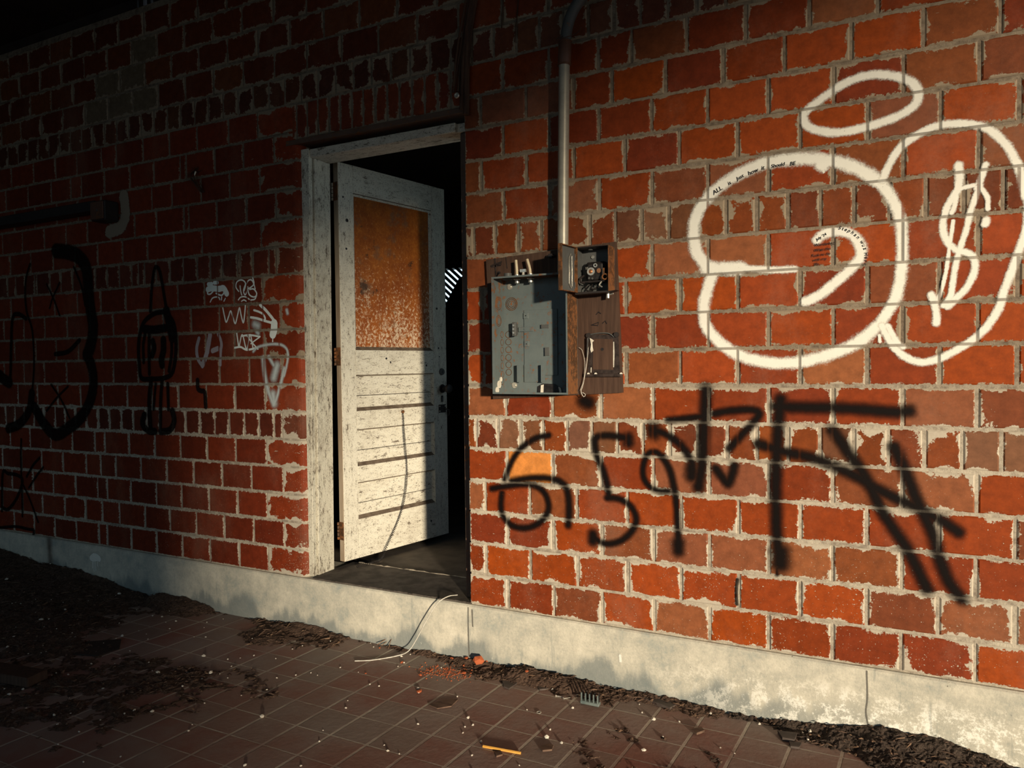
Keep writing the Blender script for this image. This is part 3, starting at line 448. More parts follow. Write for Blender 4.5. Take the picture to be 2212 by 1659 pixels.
# ------------------------------------------------------------------ paint on the wall
import numpy as np
_lay=[0]
def paint(name,strokes,mat,label,parent=wall,y=0.,wf=.72):
    """one flat coat of paint: a fine grid over the strokes, 'edge' falls from 1 on a stroke's middle to 0 at its rim"""
    _lay[0]+=1; yy=y-.0016-.00005*(_lay[0]%12)
    segs=[]
    for st in strokes:
        hw=st[1]*wf; P=spline([(a,0,b) for a,b in st[0]],max(.006,min(st[1]*.4,.03)),bool(st[2]))
        for a,b in zip(P[:-1],P[1:]): segs.append((a.x,a.z,b.x,b.z,hw))
    hs=sorted(s[4] for s in segs); res=min(.006,max(.0013,hs[len(hs)//4]/5.))
    x0=min(min(s[0],s[2])-s[4] for s in segs)-res; x1=max(max(s[0],s[2])+s[4] for s in segs)+res
    z0=min(min(s[1],s[3])-s[4] for s in segs)-res; z1=max(max(s[1],s[3])+s[4] for s in segs)+res
    nx=int((x1-x0)/res)+2; nz=int((z1-z0)/res)+2; E=np.zeros((nx,nz),np.float32)
    gx=x0+np.arange(nx)*res; gz=z0+np.arange(nz)*res
    for ax,az,bx,bz,hw in segs:
        i0=max(0,int((min(ax,bx)-hw-x0)/res)); i1=min(nx,int((max(ax,bx)+hw-x0)/res)+2)
        k0=max(0,int((min(az,bz)-hw-z0)/res)); k1=min(nz,int((max(az,bz)+hw-z0)/res)+2)
        X=gx[i0:i1,None]; Z=gz[None,k0:k1]; dx,dz=bx-ax,bz-az; L=dx*dx+dz*dz+1e-12
        t=np.clip(((X-ax)*dx+(Z-az)*dz)/L,0,1); d=np.hypot(X-ax-t*dx,Z-az-t*dz)
        E[i0:i1,k0:k1]=np.maximum(E[i0:i1,k0:k1],1-d/hw)
    C=np.maximum.reduce([E[:-1,:-1],E[1:,:-1],E[:-1,1:],E[1:,1:]])>0
    use=np.zeros((nx,nz),bool); use[:-1,:-1]|=C; use[1:,:-1]|=C; use[:-1,1:]|=C; use[1:,1:]|=C
    idx=-np.ones((nx,nz),np.int64); ii,kk=np.nonzero(use); idx[ii,kk]=np.arange(len(ii))
    V=np.stack([gx[ii],np.full(len(ii),yy),gz[kk]],1); ci,ck=np.nonzero(C)
    F=np.stack([idx[ci,ck],idx[ci+1,ck],idx[ci+1,ck+1],idx[ci,ck+1]],1)
    me=bpy.data.meshes.new(name); me.from_pydata(V.tolist(),[],F.tolist()); me.materials.append(mat)
    at=me.attributes.new('edge','FLOAT','POINT'); at.data.foreach_set('value',E[ii,kk].ravel()); me.update()
    ob=bpy.data.objects.new(name,me); COL.objects.link(ob); ob.parent=parent; ob['label']=label; return ob
S=STROKES
paint('spray_ring',S['halo'],M['w_spray'],'white spray painted halo ring above the big bubble')
paint('spray_bubble',S['bubble'],M['w_spray'],'large white spray painted bubble outline')
paint('open_joint',[[[(-.393,.155),(-.395,.20),(-.391,.245)],.010,0]],M['b_mark'],'dark open joint between two bricks')
paint('spray_hook',S['hook'],M['w_spray'],'white spray painted hook inside the large bubble')
paint('spray_bubble',S['bubble2'],M['w_spray'],'tall white spray painted loop at the right')
paint('spray_dollar',S['dollar'],M['w_spray'],'white spray painted dollar sign')
paint('spray_numeral',S['six'],M['b_spray'],wf=1.1,label='black sprayed 6 with a hooked stroke')
paint('spray_numeral',S['five'],M['b_spray'],wf=1.1,label='black sprayed 5')
paint('spray_numeral',S['nine'],M['b_spray'],wf=1.1,label='black sprayed 9')
paint('spray_letter',S['vee'],M['b_spray'],wf=1.1,label='black sprayed zigzag letter')
paint('spray_letter',S['tee'],M['b_spray'],wf=1.1,label='black sprayed T crossed by long blurred strokes')
paint('spray_spot',S['spot'],M['b_spray'],wf=1.1,label='black sprayed smudge under the wooden board')
paint('painted_rocket',S['rocket'],M['b_mark'],'black painted figure with a pointed top')
paint('painted_loop',S['eight'],M['b_mark'],'broad black painted curve at the far left')
paint('painted_loop',S['oval'],M['b_mark'],'thin black painted oval at the left edge')
paint('painted_scrawl',S['scrawl'],M['b_mark'],'black painted scrawl low at the left edge')
paint('painted_mark',S['bracket'],M['b_mark'],'small black painted bent stroke')
paint('marker_crown',S['crown'],M['w_mark'],'pale filled tag with a curved line below')
paint('marker_monogram',S['monogram'],M['w_mark'],'pale looped letters')
paint('marker_zigzag',S['zigzag'],M['w_mark'],'pale zigzag W')
paint('marker_arrow',S['arrow'],M['w_mark'],'pale dripping arrow shape')
paint('marker_kite',S['kite'],M['w_mark'],'pale crossed zigzag tag')
paint('spray_mist',S['mist'],M['w_mist'],'soft pale sprayed arch and blots')
paint('paint_wash',S['wash'],M['w_wash'],'thin faded pale paint smear')
# ------------------------------------------------------------------ small handwriting
def writing(name,items,label,mat):
    mb=MB()
    for txt,x,z,size,ang in items:
        cu=bpy.data.curves.new('t','FONT'); cu.body=txt; cu.size=size; cu.align_x='CENTER'; cu.align_y='CENTER'; cu.shear=.15; cu.offset=size*.012; cu.resolution_u=3
        ob=bpy.data.objects.new('t',cu); COL.objects.link(ob); bpy.context.view_layer.update()
        me=bpy.data.meshes.new_from_object(ob.evaluated_get(bpy.context.evaluated_depsgraph_get()))
        ca,sa=math.cos(R(ang)),math.sin(R(ang))
        mb.add([(x+v.co.x*ca-v.co.y*sa,-.0034,z+v.co.x*sa+v.co.y*ca) for v in me.vertices],[tuple(p.vertices) for p in me.polygons])
        bpy.data.objects.remove(ob); bpy.data.curves.remove(cu); bpy.data.meshes.remove(me)
    o=mb.build(name,mat,wall,recalc=False); o['label']=label
writing('handwriting',[('ALL',-.458,1.655,.022,30),('is',-.416,1.677,.019,28),('Just',-.379,1.693,.018,24),('how',-.335,1.707,.020,17),('it',-.302,1.716,.020,10),('Should',-.252,1.719,.0165,4),('BE',-.204,1.718,.018,2)],'black handwriting along the top of the large bubble',M['ink'])
def arc(word,pts,size):
    out=[]
    for ch,(x,z,a) in zip(word,pts): out.append((ch,x,z,size,a))
    return out
writing('handwriting',[('July \'24',-.113,1.458,.0125,30)]+arc('Stephan',[(-.056,1.483,-14),(-.046,1.480,-18),(-.037,1.476,-24),(-.027,1.471,-30),(-.017,1.464,-36),(-.008,1.456,-42),(.000,1.447,-48)],.016)
 +arc('wuz',[(.012,1.430,-60),(.017,1.419,-66),(.021,1.408,-72)],.016)+arc('Here',[(.024,1.390,-82),(.025,1.378,-88),(.024,1.367,-94),(.022,1.356,-100)],.016),'black handwriting on the white hook',M['ink'])
writing('handwriting',[('Wondering',-.104,1.433,.0135,4),('What the',-.110,1.415,.0135,4),('Fuck to do',-.114,1.398,.0135,4),('with my',-.118,1.382,.0135,4),('life...',-.124,1.367,.0135,4)],'five short lines of black handwriting beside the hook',M['ink'])
# ------------------------------------------------------------------ concrete curb and sill
mb=MB(); mb.box(-7.5,3.0,-.012,.30,-.27,0,bev=.006); curb=mb.build('baseboard_back',M['concrete']); tag(curb,'pale concrete curb along the foot of the brick wall','curb',kind='structure')
paint('paint_splash',[[[(-4.055,-.078),(-4.03,-.062),(-4.0,-.066),(-3.985,-.075)],.030,0],[[(-4.045,-.085),(-4.01,-.08)],.022,0],[[(-4.045,-.08),(-4.046,-.135)],.006,0],[[(-4.032,-.08),(-4.033,-.155)],.005,0],[[(-4.018,-.08),(-4.018,-.15)],.005,0],[[(-4.00,-.075),(-4.0,-.12)],.005,0]],mk_spray('curb_white',(.88,.86,.78),.3,.3,joints=False),'white paint splash dripping on the curb',curb,-.012)
paint('rust_streak',[[[(-4.46,-.012),(-4.455,-.10),(-4.45,-.20)],.07,0]],mk_spray('brown_streak',(.10,.055,.04),1.2,.4,.6,joints=False),'brown damp streak down the curb',curb,-.012)
paint('crack_line',[[[(-1.509,-.012),(-1.510,-.12),(-1.507,-.225)],.005,0],[[(-1.49,-.02),(-1.488,-.09)],.006,0],[[(.03,-.01),(.032,-.10),(.028,-.15),(.036,-.2)],.0042,0]],mk_spray('crack_dark',(.16,.15,.13),.5,.5,.8,joints=False),'hairline cracks in the curb',curb,-.012)
paint('paint_drip',[[[(-.831,-.105),(-.829,-.13)],.012,0]],M['w_spray'],'white drip on the curb',curb,-.012)
mb=MB(); 
xs=[-2.385+i*.02 for i in range(45)]
for i in range(44):
    a,b_=xs[i],min(xs[i+1],RX); ya=-.004+.010*random.random(); mb.box(a,b_,ya,.305,-.004,.006)
sill=mb.build('trim_1',M['sill']); tag(sill,'dark worn door sill','sill',kind='structure')
random.seed(5); mb=MB(); mb.tube([(-2.345+i*.02,.306+random.uniform(-.004,.004),.004+random.uniform(-.001,.002)) for i in range(40)],[random.uniform(.002,.006) for i in range(40)],6); o=mb.build('crumbled_edge',M['mortar'],sill); o['label']='pale crumbled edge of the sill'
mb=MB(); mb.box(-2.50,RX+.02,-.003,.2,2.106,2.130,bev=.002); lint=mb.build('trim_2',M['lintel']); tag(lint,'rusty steel lintel over the doorway','lintel',kind='structure')
# ------------------------------------------------------------------ door frame
fr=root('trim_3',(-2.4,.1,0)); tag(fr,'worn white painted door frame','door frame',kind='structure')
def leanbox(mb,x0,x1,y0,y1,z0,z1,l=.010):
    o=len(mb.v); mb.box(x0,x1,y0,y1,z0,z1,bev=.002); mb.v[o:]=[(v[0]+l*(v[2]-1.0),v[1],v[2]) for v in mb.v[o:]]
mb=MB(); leanbox(mb,-2.445,-2.389,.020,.046,0.004,2.085); part(mb,'casing',M['frame'],fr)
mb=MB(); leanbox(mb,-2.445,-2.380,.051,.165,0.004,2.045); part(mb,'jamb',M['frame'],fr)
mb=MB(); mb.box(-2.414,-1.568,.030,.050,2.043,2.084,bev=.003); part(mb,'head_casing',M['frame_h'],fr)
mb=MB(); mb.box(-2.414,-1.512,.0505,.165,2.046,2.084,bev=.002); part(mb,'head_jamb',M['darkwall'] if False else M['frame_h'],fr)
mb=MB(); mb.box(-1.562,-1.508,.062,.165,.006,2.045,bev=.002); part(mb,'jamb',M['lintel'],fr,label='right jamb with its shade put into a dark colour')  # this jamb stands in shade; the dark brown paints that shade in
# ------------------------------------------------------------------ door
DZ=.034
door=root('door_1',(-2.357,.2065,DZ),R(77.15)); tag(door,'half open old white panelled door with an orange upper panel','door',kind='structure')
def dpart(mb,name,mat,smooth=False,parent=None):
    return mb.build(name,mat,parent or door,smooth=smooth)
DW=.765;DH=2.032;DT=.036
for x0,x1 in ((0,.095),(.657,DW)):
    mb=MB(); mb.box(x0,x1,0,DT,0,DH,bev=.0018); dpart(mb,'stile',[M['paint_v']])
for z0,z1 in ((0,.203),(.395,.480),(.672,.767),(.955,1.084),(1.892,DH)):
    mb=MB(); mb.box(.0955,.6565,.0004,DT,z0,z1,bev=.0012); dpart(mb,'rail',M['paint_h'])
def mould(z0,z1,y1,ins):
    mb=MB()
    for (xa,za,xb,zb,xc,zc,xd,zd) in ((.0955,z1,.6565,z1,.6565-ins,z1-ins,.0955+ins,z1-ins),
                                    (.0955,z0,.0955,z1,.0955+ins,z1-ins,.0955+ins,z0),(.6565,z0,.6565,z1,.6565-ins,z1-ins,.6565-ins,z0)):
        mb.add([(xa,.004,za),(xb,.004,zb),(xc,y1,zc),(xd,y1,zd)],[(0,1,2,3)])
    dpart(mb,'moulding',M['paint_h'])
    mb=MB(); mb.add([(.0955,.001,z0),(.6565,.001,z0),(.6565-ins,y1,z0+.018),(.0955+ins,y1,z0+.018)],[(0,1,2,3)]); dpart(mb,'ledge',M['ledge'])
    mb=MB(); mb.add([(.0955,.0030,z1-.0005),(.6565,.0030,z1-.0005),(.6565,.0036,z1-.0045),(.0955,.0036,z1-.0045)],[(0,1,2,3)]); dpart(mb,'bead_shade',M['ledge'])  # thin dark strip painted in for the shadow under the top moulding
for z0,z1 in ((.203,.395),(.480,.672),(.767,.955)):
    zm=z0+(z1-z0)*.42
    mb=MB(); mb.box(.09,.66,.019,.028,z0-.004,zm-.0015,bev=.001); mb.box(.09,.66,.019,.028,zm+.0015,z1+.004,bev=.001); dpart(mb,'panel',M['paint_h'])
    mould(z0,z1,.0188,.009)
mb=MB(); mb.box(.09,.662,.015,.027,1.08,1.896,bev=.001); dpart(mb,'plywood_panel',M['orange'])
mould(1.084,1.892,.0148,.013)
mb=MB(); mb.box(-.0012,.0004,.001,.035,.001,DH-.001); dpart(mb,'edge_strip',M['edge'])
for hz in (1.886,1.051,.157):
    mb=MB(); mb.box(-.0040,-.0012,.002,.035,hz-.046,hz+.046); h=dpart(mb,'hinge',M['rusty'])
    mb=MB()
    for k in range(5): mb.tube([(-.0055,.0405,hz-.045+k*.0185),(-.0055,.0405,hz-.045+k*.0185+.0145)],.0062,10)
    dpart(mb,'knuckle',M['rusty'] if hz<1.5 else M['bright'],True,h)
mb=MB(); mb.tube([(.722,0,.962),(.722,-.006,.962)],[.021,.019],20); mb.ring((.722,-.006,.962),(0,1,0),.016,.003); k=dpart(mb,'deadbolt',M['greysteel'],True)
mb=MB(); mb.box(.7205,.7235,-.0075,-.0055,.954,.970); dpart(mb,'keyway',M['black'],parent=k)
mb=MB(); mb.tube([(.728,0,.863),(.728,-.005,.863)],[.026,.024],20); mb.tube([(.728,-.005,.863),(.728,-.03,.863)],[.010,.010],14)
mb.tube([(.728,-.028,.863),(.728,-.036,.863),(.728,-.050,.863),(.728,-.060,.863),(.728,-.064,.863)],[.012,.022,.027,.023,.012],18); dpart(mb,'door_knob',M['darksteel'],True)
mb=MB(); mb.box(.714,.732,-.003,0.,.785,.822,bev=.004); mb2=dpart(mb,'keyhole_plate',M['darksteel'])
mb=MB(); mb.box(.720,.727,-.0042,-.0028,.790,.812); dpart(mb,'keyhole',M['greysteel'],parent=mb2)
mb=MB(); mb.box(.692,.752,-.004,0,.722,.770,bev=.002); hp=dpart(mb,'hasp_plate',M['darksteel'])
mb=MB(); 
for a,b_ in ((.699,.760),(.699,.732),(.745,.760)): mb.tube([(a,-.003,b_),(a,-.0065,b_)],[.005,.004],10)
dpart(mb,'screw',M['bright'],True,hp)
mb=MB(); mb.tube([(.735,-.004,.745),(.748,-.014,.742),(.760,-.02,.735),(.765,-.018,.715),(.758,-.012,.700)],.004,8); dpart(mb,'hook',M['darksteel'],True,hp)
mb=MB(); mb.tube([(.402,0,.745),(.402,-.014,.747)],.003,8); mb.disc((.402,-.014,.747),(0,-1,0),.009,.003); dpart(mb,'nail',M['rusty'],True)
pth=spline([(.400,-.013,.737),(.411,-.014,.590),(.422,-.014,.460),(.420,-.014,.357),(.396,-.014,.244),(.344,-.016,.138),(.259,-.03,.035),(.200,-.052,-.018),(.135,-.060,-.024),(.03,-.055,-.025)],.0022)
mb=MB(); hx=[]
for i,p in enumerate(pth):
    t=(pth[min(i+1,len(pth)-1)]-pth[max(0,i-1)]).normalized(); a=Vector((0,1,0)); u=(a-t*a.dot(t)).normalized(); w=t.cross(u)
    an=i*2*math.pi/4.0; hx.append(p+u*.0060*math.cos(an)+w*.0060*math.sin(an))
mb.tube(hx,.0017,4); dpart(mb,'coil_spring',M['black'],True)
mb=MB()
for (x,z,r) in ((.045,1.60,.006),(.052,1.745,.009),(.03,1.86,.005),(.70,1.10,.006),(.705,1.05,.004),(.69,1.33,.007),(.60,1.0,.006),(.30,1.04,.006),(.62,.10,.006),(.33,1.02,.005)):
    mb.disc((x,-.0006,z),(0,1,0),r,.002,10)
dpart(mb,'nail_hole',M['black'])
# ------------------------------------------------------------------ board with the electric gear
bd=root('backboard',(-1.1,0,.9)); tag(bd,'brown wooden board fixed to the brick wall behind the electric boxes','board')
mb=MB(); mb.prism([(-1.372,.891),(-.813,.922),(-.835,1.501),(-1.397,1.473)],-.022,-.002); part(mb,'plank',M['board'],bd)
mb=MB(); mb.prism([(-1.352,1.392),(-1.347,1.392),(-1.352,1.476),(-1.357,1.476)],-.0245,-.0215); mb.prism([(-1.30,1.43),(-1.297,1.43),(-1.303,1.478),(-1.306,1.478)],-.0235,-.0215); part(mb,'crack',M['tar'],bd)
mb=MB(); mb.tube([(-1.372,1.445,0) and (-1.372,-.023,1.445),(-1.35,-.026,1.452),(-1.325,-.026,1.447)],.004,6); mb.prism([(-1.375,1.438),(-1.33,1.442),(-1.322,1.462),(-1.345,1.456)],-.0245,-.0215); part(mb,'burn_mark',M['tar'],bd)
mb=MB(); mb.disc((-1.335,-.022,1.415),(0,-1,0),.006,.006,12); mb.tube([(-1.335,-.028,1.415),(-1.32,-.05,1.405)],.0025,6); part(mb,'nail',M['darksteel'],bd)
for q in ([(-.915,-.023,1.225),(-.905,-.024,1.235),(-.895,-.023,1.228)],[(-.935,-.023,1.185),(-.905,-.023,1.195),(-.908,-.023,1.182),(-.933,-.023,1.185)],[(-.89,-.023,1.19),(-.878,-.023,1.2),(-.872,-.023,1.188)]):
    mb=MB(); mb.tube(q,.0017,5); part(mb,'scribble',M['ink'],bd)
# ---- big open panel box
BX0,BX1,BZ0,BZ1,YF,YB=-1.315,-.992,.918,1.384,-.132,-.024
pn=root('breaker_box',(-1.15,-.03,.918)); tag(pn,'large open grey green breaker box with empty rusted inside','electric panel')
t=.0022
mb=MB(); mb.box(BX0,BX1,YB-.002,YB,BZ0,BZ1); part(mb,'back_plate',M['panel'],pn)
mb=MB(); mb.box(BX0,BX0+t,YF,YB-.002,BZ0,BZ1); part(mb,'side_wall',M['panel'],pn)
mb=MB(); mb.box(BX1-t,BX1,YF,YB-.002,BZ0,BZ1); part(mb,'side_wall',M['rusty'],pn,label='rusty right side of the box')
mb=MB(); mb.box(BX0+t,BX1-t,YF,YB-.002,BZ1-t,BZ1); part(mb,'top_wall',M['rusty'],pn)
mb=MB(); mb.box(BX0+t,BX1-t,YF,YB-.002,BZ0,BZ0+t); part(mb,'bottom_wall',M['rusty'],pn)
mb=MB()
for x0,x1,z0,z1 in ((BX0,BX0+.010,BZ0,BZ1),(BX1-.006,BX1,BZ0,BZ1),(BX0+.01,BX1-.006,BZ1-.007,BZ1),(BX0+.01,BX1-.006,BZ0,BZ0+.007)): mb.box(x0,x1,YF-.0015,YF,z0,z1)
part(mb,'rim',M['panel'],pn)
yb=YB-.003
mb=MB(); mb.box(-1.222,-1.075,yb-.0035,yb,.99,1.255,bev=.001); part(mb,'mounting_pan',M['panel'],pn)
def knock(x,z,r,rings,side=False):
    mb=MB()
    for q in rings:
        if side: mb.ring((BX0+t+.0006,x,z),(1,0,0),r*q,.0013,22,5)
        else: mb.ring((x,yb-.0006,z),(0,-1,0),r*q,.0013,22,5)
    k=part(mb,'knockout_ring',M['rusty'],pn)
    mb=MB()
    if side: mb.disc((BX0+t,x,z),(1,0,0),r*.62*rings[-1]*1.5,.0009,18)
    else: mb.disc((x,yb,z),(0,-1,0),r*.62*rings[-1]*1.5,.0009,18)
    part(mb,'knockout',M['panel'],k)
knock(-1.278,1.283,.026,(1,.78,.5)); knock(-.078,1.283,.026,(1,.72),True); knock(-.078,1.213,.022,(1,.7),True); 
for z in (1.158,1.128,1.096,1.064,1.034,1.003): knock(-1.294,z,.0125,(1,)); 
for z in (1.158,1.126,1.094,1.062,1.03,.995,.965): knock(-.050,z,.0125,(1,),True)
for x,z in ((-1.285,1.354),(-1.268,.950)):
    mb=MB(); mb.disc((x,yb,z),(0,-1,0),.0125,.0015,18); mb.disc((x,yb-.0015,z),(0,-1,0),.0065,.004,10); part(mb,'screw',M['bright'],pn,True)
mb=MB(); mb.box(-1.262,-1.246,yb-.034,yb-.018,1.150,1.206,bev=.002,); mb.box(-1.258,-1.250,yb-.02,yb,1.158,1.20); tb=part(mb,'terminal_bar',M['greysteel'],pn)
mb=MB()
for z in (1.163,1.178,1.193): mb.disc((-1.254,yb-.034,z),(0,-1,0),.004,.003,10)
part(mb,'terminal_screw',M['bright'],tb,True)
mb=MB(); mb.box(-1.246,-1.18,yb-.0065,yb-.0035,1.168,1.186,bev=.001); mb.disc((-1.215,yb-.0065,1.178),(0,-1,0),.0045,.003,10); part(mb,'strap',M['panel'],pn)
for x,z,w,h in ((-1.126,1.186,.030,.015),(-1.118,1.085,.016,.034)):
    mb=MB(); mb.box(x-w/2,x-w/2+.003,yb-.014,yb-.003,z-h/2,z+h/2); mb.box(x-w/2,x+w/2,yb-.0055,yb-.003,z-h/2,z+h/2,bev=.001); part(mb,'clip',M['greysteel'],pn)
for x,z in ((-1.21,1.118),(-1.212,1.232)):
    mb=MB(); mb.box(x-.011,x+.011,yb-.006,yb-.003,z-.012,z+.012,bev=.003); k=part(mb,'boss',M['panel'],pn); mb=MB(); mb.disc((x,yb-.006,z),(0,-1,0),.0025,.001,8); part(mb,'hole',M['black'],k)
mb=MB()
for x0,x1 in ((-1.243,-1.238),(-1.137,-1.132)): mb.box(x0,x1,yb-.030,yb-.003,.963,1.033)
mb.box(-1.238,-1.222,yb-.030,yb-.028,.963,1.033); mb.box(-1.132,-1.120,yb-.030,yb-.028,.963,1.033); mb.box(-1.222,-1.137,yb-.005,yb-.003,.963,1.033); part(mb,'bus_bracket',M['panel'],pn)
mb=MB(); mb.prism([(-1.165,.921),(-1.163,.945),(-1.14,.957),(-1.09,.955),(-1.066,.94),(-1.06,.921)],yb-.004,yb-.0005); part(mb,'burnt_hole',M['black'],pn)
mb=MB(); mb.prism([(-1.150,.921),(-1.148,.95),(-1.136,.953),(-1.138,.921)],yb-.006,yb-.004); part(mb,'torn_paper',M['flake'],pn); mb=MB(); mb.prism([(-1.068,.921),(-1.072,.945),(-1.062,.94),(-1.058,.921)],yb-.006,yb-.004); part(mb,'torn_paper',M['flake'],pn)
mb=MB(); 
for x,z,r in ((-1.308,.955,.016),(-1.3075,.932,.014),(-1.309,.975,.010)): mb.disc((BX0+t,-.085+(z-.95)*.8,z),(1,0,0),r,.003,9)
part(mb,'peeling_paint',M['flake'],pn)
# conduit bushings in the top of the box and the cable stubs
for x in (-1.235,-1.175):
    mb=MB(); mb.tube([(x,-.062,BZ1-.022),(x,-.062,BZ1+.012)],.010,12); mb.ring((x,-.062,BZ1-.006),(0,0,1),.012,.003); part(mb,'bushing',M['bright'],pn,True)
mb=MB(); mb.ring((-1.27,-.075,BZ1-.004),(0,0,1),.018,.004); mb.tube([(-1.27,-.075,BZ1-.004),(-1.27,-.075,BZ1+.018)],.016,14); part(mb,'bushing',M['greysteel'],pn,True)
for x,dx in ((-1.235,-.008),(-1.175,-.018)):
    mb=MB(); mb.tube(spline([(x,-.062,BZ1-.01),(x+dx*.2,-.060,BZ1+.03),(x+dx,-.054,BZ1+.072)],.01),.0055,8); part(mb,'cable_stub',M['cream'],pn,True)
mb=MB(); mb.tube([(-1.212,-.05,BZ1+.0),(-1.212,-.05,BZ1+.03)],.006,8); mb.box(-1.225,-1.20,-.056,-.046,BZ1+.022,BZ1+.034); part(mb,'clamp',M['bright'],pn,True)
mb=MB(); mb.box(-1.106,-1.09,-.045,-.022,1.458,1.472); mb.tube([(-1.115,-.036,1.464),(-1.08,-.036,1.464)],.004,8); k=part(mb,'staple',M['darksteel'],bd)
# ---- conduit
cd=root('conduit',(-1.035,-.064,1.385)); tag(cd,'pale galvanised conduit rising from the breaker box up the brick wall','conduit')
mb=MB(); mb.tube([(-1.036,-.064,1.3845),(-1.030,-.064,1.80),(-1.022,-.064,2.195)],.0215,24,cap=True); part(mb,'pipe',M['galv'],cd,True)
mb=MB(); mb.tube([(-1.0222,-.064,2.186),(-1.022,-.064,2.19),(-1.018,-.064,2.275),(-1.018,-.064,2.28)],[.023,.0255,.0255,.023],24); mb.ring((-1.0222,-.064,2.19),(0,0,1),.0255,.002); mb.ring((-1.018,-.064,2.276),(0,0,1),.0255,.002); part(mb,'coupling',M['coupling'],cd,True)
pp=spline([(-1.018,-.064,2.27),(-1.008,-.064,2.33),(-.985,-.064,2.385),(-.945,-.064,2.43),(-.88,-.066,2.468),(-.78,-.068,2.49),(-.6,-.07,2.50)],.02)
mb=MB(); mb.tube(pp,.0215,24); part(mb,'elbow',M['galv'] if False else M['greysteel'],cd,True)
mb=MB(); mb.tube(spline([(-1.018,-.09,2.29),(-1.04,-.092,2.283),(-.99,-.093,2.28),(-.965,-.06,2.305),(-.955,-.05,2.325)],.01),.0016,5); part(mb,'tie_wire',M['darkcable'],cd,True)
# ---- small box with open lid
mx0,mx1,mz0,mz1,myf,myb=-.972,-.838,1.306,1.478,-.100,-.023
ms=root('fuse_box',(-.905,-.02,1.306)); tag(ms,'small dark fuse box with its lid swung open','fuse box')
t=.002
mb=MB(); mb.box(mx0,mx1,myb-.002,myb,mz0,mz1); part(mb,'back_plate',M['greysteel'],ms)
mb=MB(); mb.box(mx0,mx0+t,myf,myb-.002,mz0,mz1); part(mb,'side_wall',M['greysteel'],ms)
mb=MB(); mb.box(mx1-t,mx1,myf,myb-.002,mz0,mz1); part(mb,'side_wall',M['rusty'],ms,label='rusty right side of the small box')
for z0,z1 in ((mz0,mz0+t),(mz1-t,mz1)):
    mb=MB(); mb.box(mx0+t,mx1-t,myf,myb-.002,z0,z1); part(mb,'end_wall',M['darksteel'],ms)
mb=MB(); mb.prism([(mx0,mz0),(mx1,mz0),(mx1+.028,mz0+.003),(mx1,mz0-.004),(mx0,mz0-.007)],myf,myf+.045); part(mb,'lip',M['darksteel'],ms)
mb=MB(); mb.tube([(mx1-.02,-.05,mz0-.002),(mx1-.02,-.05,mz0-.022)],.007,10); mb.tube([(mx1-.02,-.05,mz0-.010),(mx1+.004,-.055,mz0-.006)],.003,6); part(mb,'wing_nut',M['bright'],ms,True)
# lid: hinged on the left front edge
lid=root('lid',(mx0,myf,mz0),0); TOP.remove(lid); lid.parent=ms; lid.location=Vector((mx0,myf,mz0))-ms.location; lid.rotation_euler=(0,0,R(-98))
def lpart(mb,name,mat,smooth=False): return mb.build(name,mat,lid,smooth=smooth)
lw=.124;lh=mz1-mz0
bpy.data.objects.remove(lid)
Ml=Matrix.Translation((mx0,myf,mz0))@Matrix.Rotation(R(-98),4,'Z')
def lb(mb): mb.v=[tuple(Ml@Vector(v)) for v in mb.v]; return mb
mb=MB(); mb.box(0,lw,-.002,0,0,lh); lidp=part(lb(mb),'lid',M['greysteel'],ms)
def sub(mb,name,mat,par,smooth=False,world=True):
    if world: shifted(mb,ms.location)
    return mb.build(name,mat,par,smooth=smooth)
mb=MB(); 
for a in ((0,.004,-.002,.012,0,lh),(lw-.004,lw,-.002,.014,0,lh),(0.004,lw-.004,-.002,.012,0,.003),(0.004,lw-.004,-.002,.012,lh-.003,lh)): mb.box(*a)
sub(lb(mb),'lid_rim',M['rusty'],lidp)
mb=MB(); q=[(.030,.022),(.038,.016),(.052,.03),(.052,lh-.045),(.038,lh-.028),(.030,lh-.036)]
mb.tube([(a,.004,b) for a,b in q]+[(q[0][0],.004,q[0][1])],.0022,6); sub(lb(mb),'embossed_frame',M['bright'],lidp,True)
for z in (.028,.135):
    mb=MB(); mb.tube([(mx0,myf-.001,mz0+z-.012),(mx0,myf-.001,mz0+z+.012)],.005,10); part(mb,'hinge',M['darksteel'],ms,True)
# inside: porcelain style fuse block
fb=part((lambda m:(m.box(-.945,-.862,-.060,-.026,1.345,1.425,bev=.008),m.box(-.935,-.87,-.070,-.058,1.352,1.418,bev=.006),m)[-1])(MB()),'fuse_block',M['black'],ms)
mb=MB(); mb.ring((-.918,-.072,1.387),(0,-1,0),.013,.003); mb.disc((-.918,-.070,1.387),(0,-1,0),.012,.004,18); sub(mb,'fuse_ring',M['bright'],fb,True)
mb=MB(); mb.disc((-.918,-.074,1.387),(0,-1,0),.008,.004,14,r2=.003); sub(mb,'fuse_window',M['copper'],fb,True)
mb=MB(); mb.disc((-.885,-.070,1.388),(0,-1,0),.009,.004,14); sub(mb,'fuse_window',M['copper'],fb,True)
mb=MB(); mb.ring((-.9,-.072,1.409),(0,-1,0),.006,.0026,16); sub(mb,'washer',M['bright'],fb,True)
for x,z in ((-.925,1.362),(-.912,1.360)):
    mb=MB(); mb.disc((x,-.069,z),(0,-1,0),.004,.004,10); sub(mb,'screw',M['greysteel'],fb,True)
for x in (-.938,-.932):
    mb=MB(); mb.box(x,x+.002,-.073,-.069,1.395,1.405); sub(mb,'contact',M['bright'],fb)
mb=MB(); mb.box(-.955,-.86,-.085,-.081,1.345,1.349); mb.tube([(-.955,-.05,1.375),(-.960,-.08,1.36),(-.955,-.083,1.347),(-.94,-.083,1.343)],.004,8); part(mb,'handle_bar',M['darksteel'],ms,True)
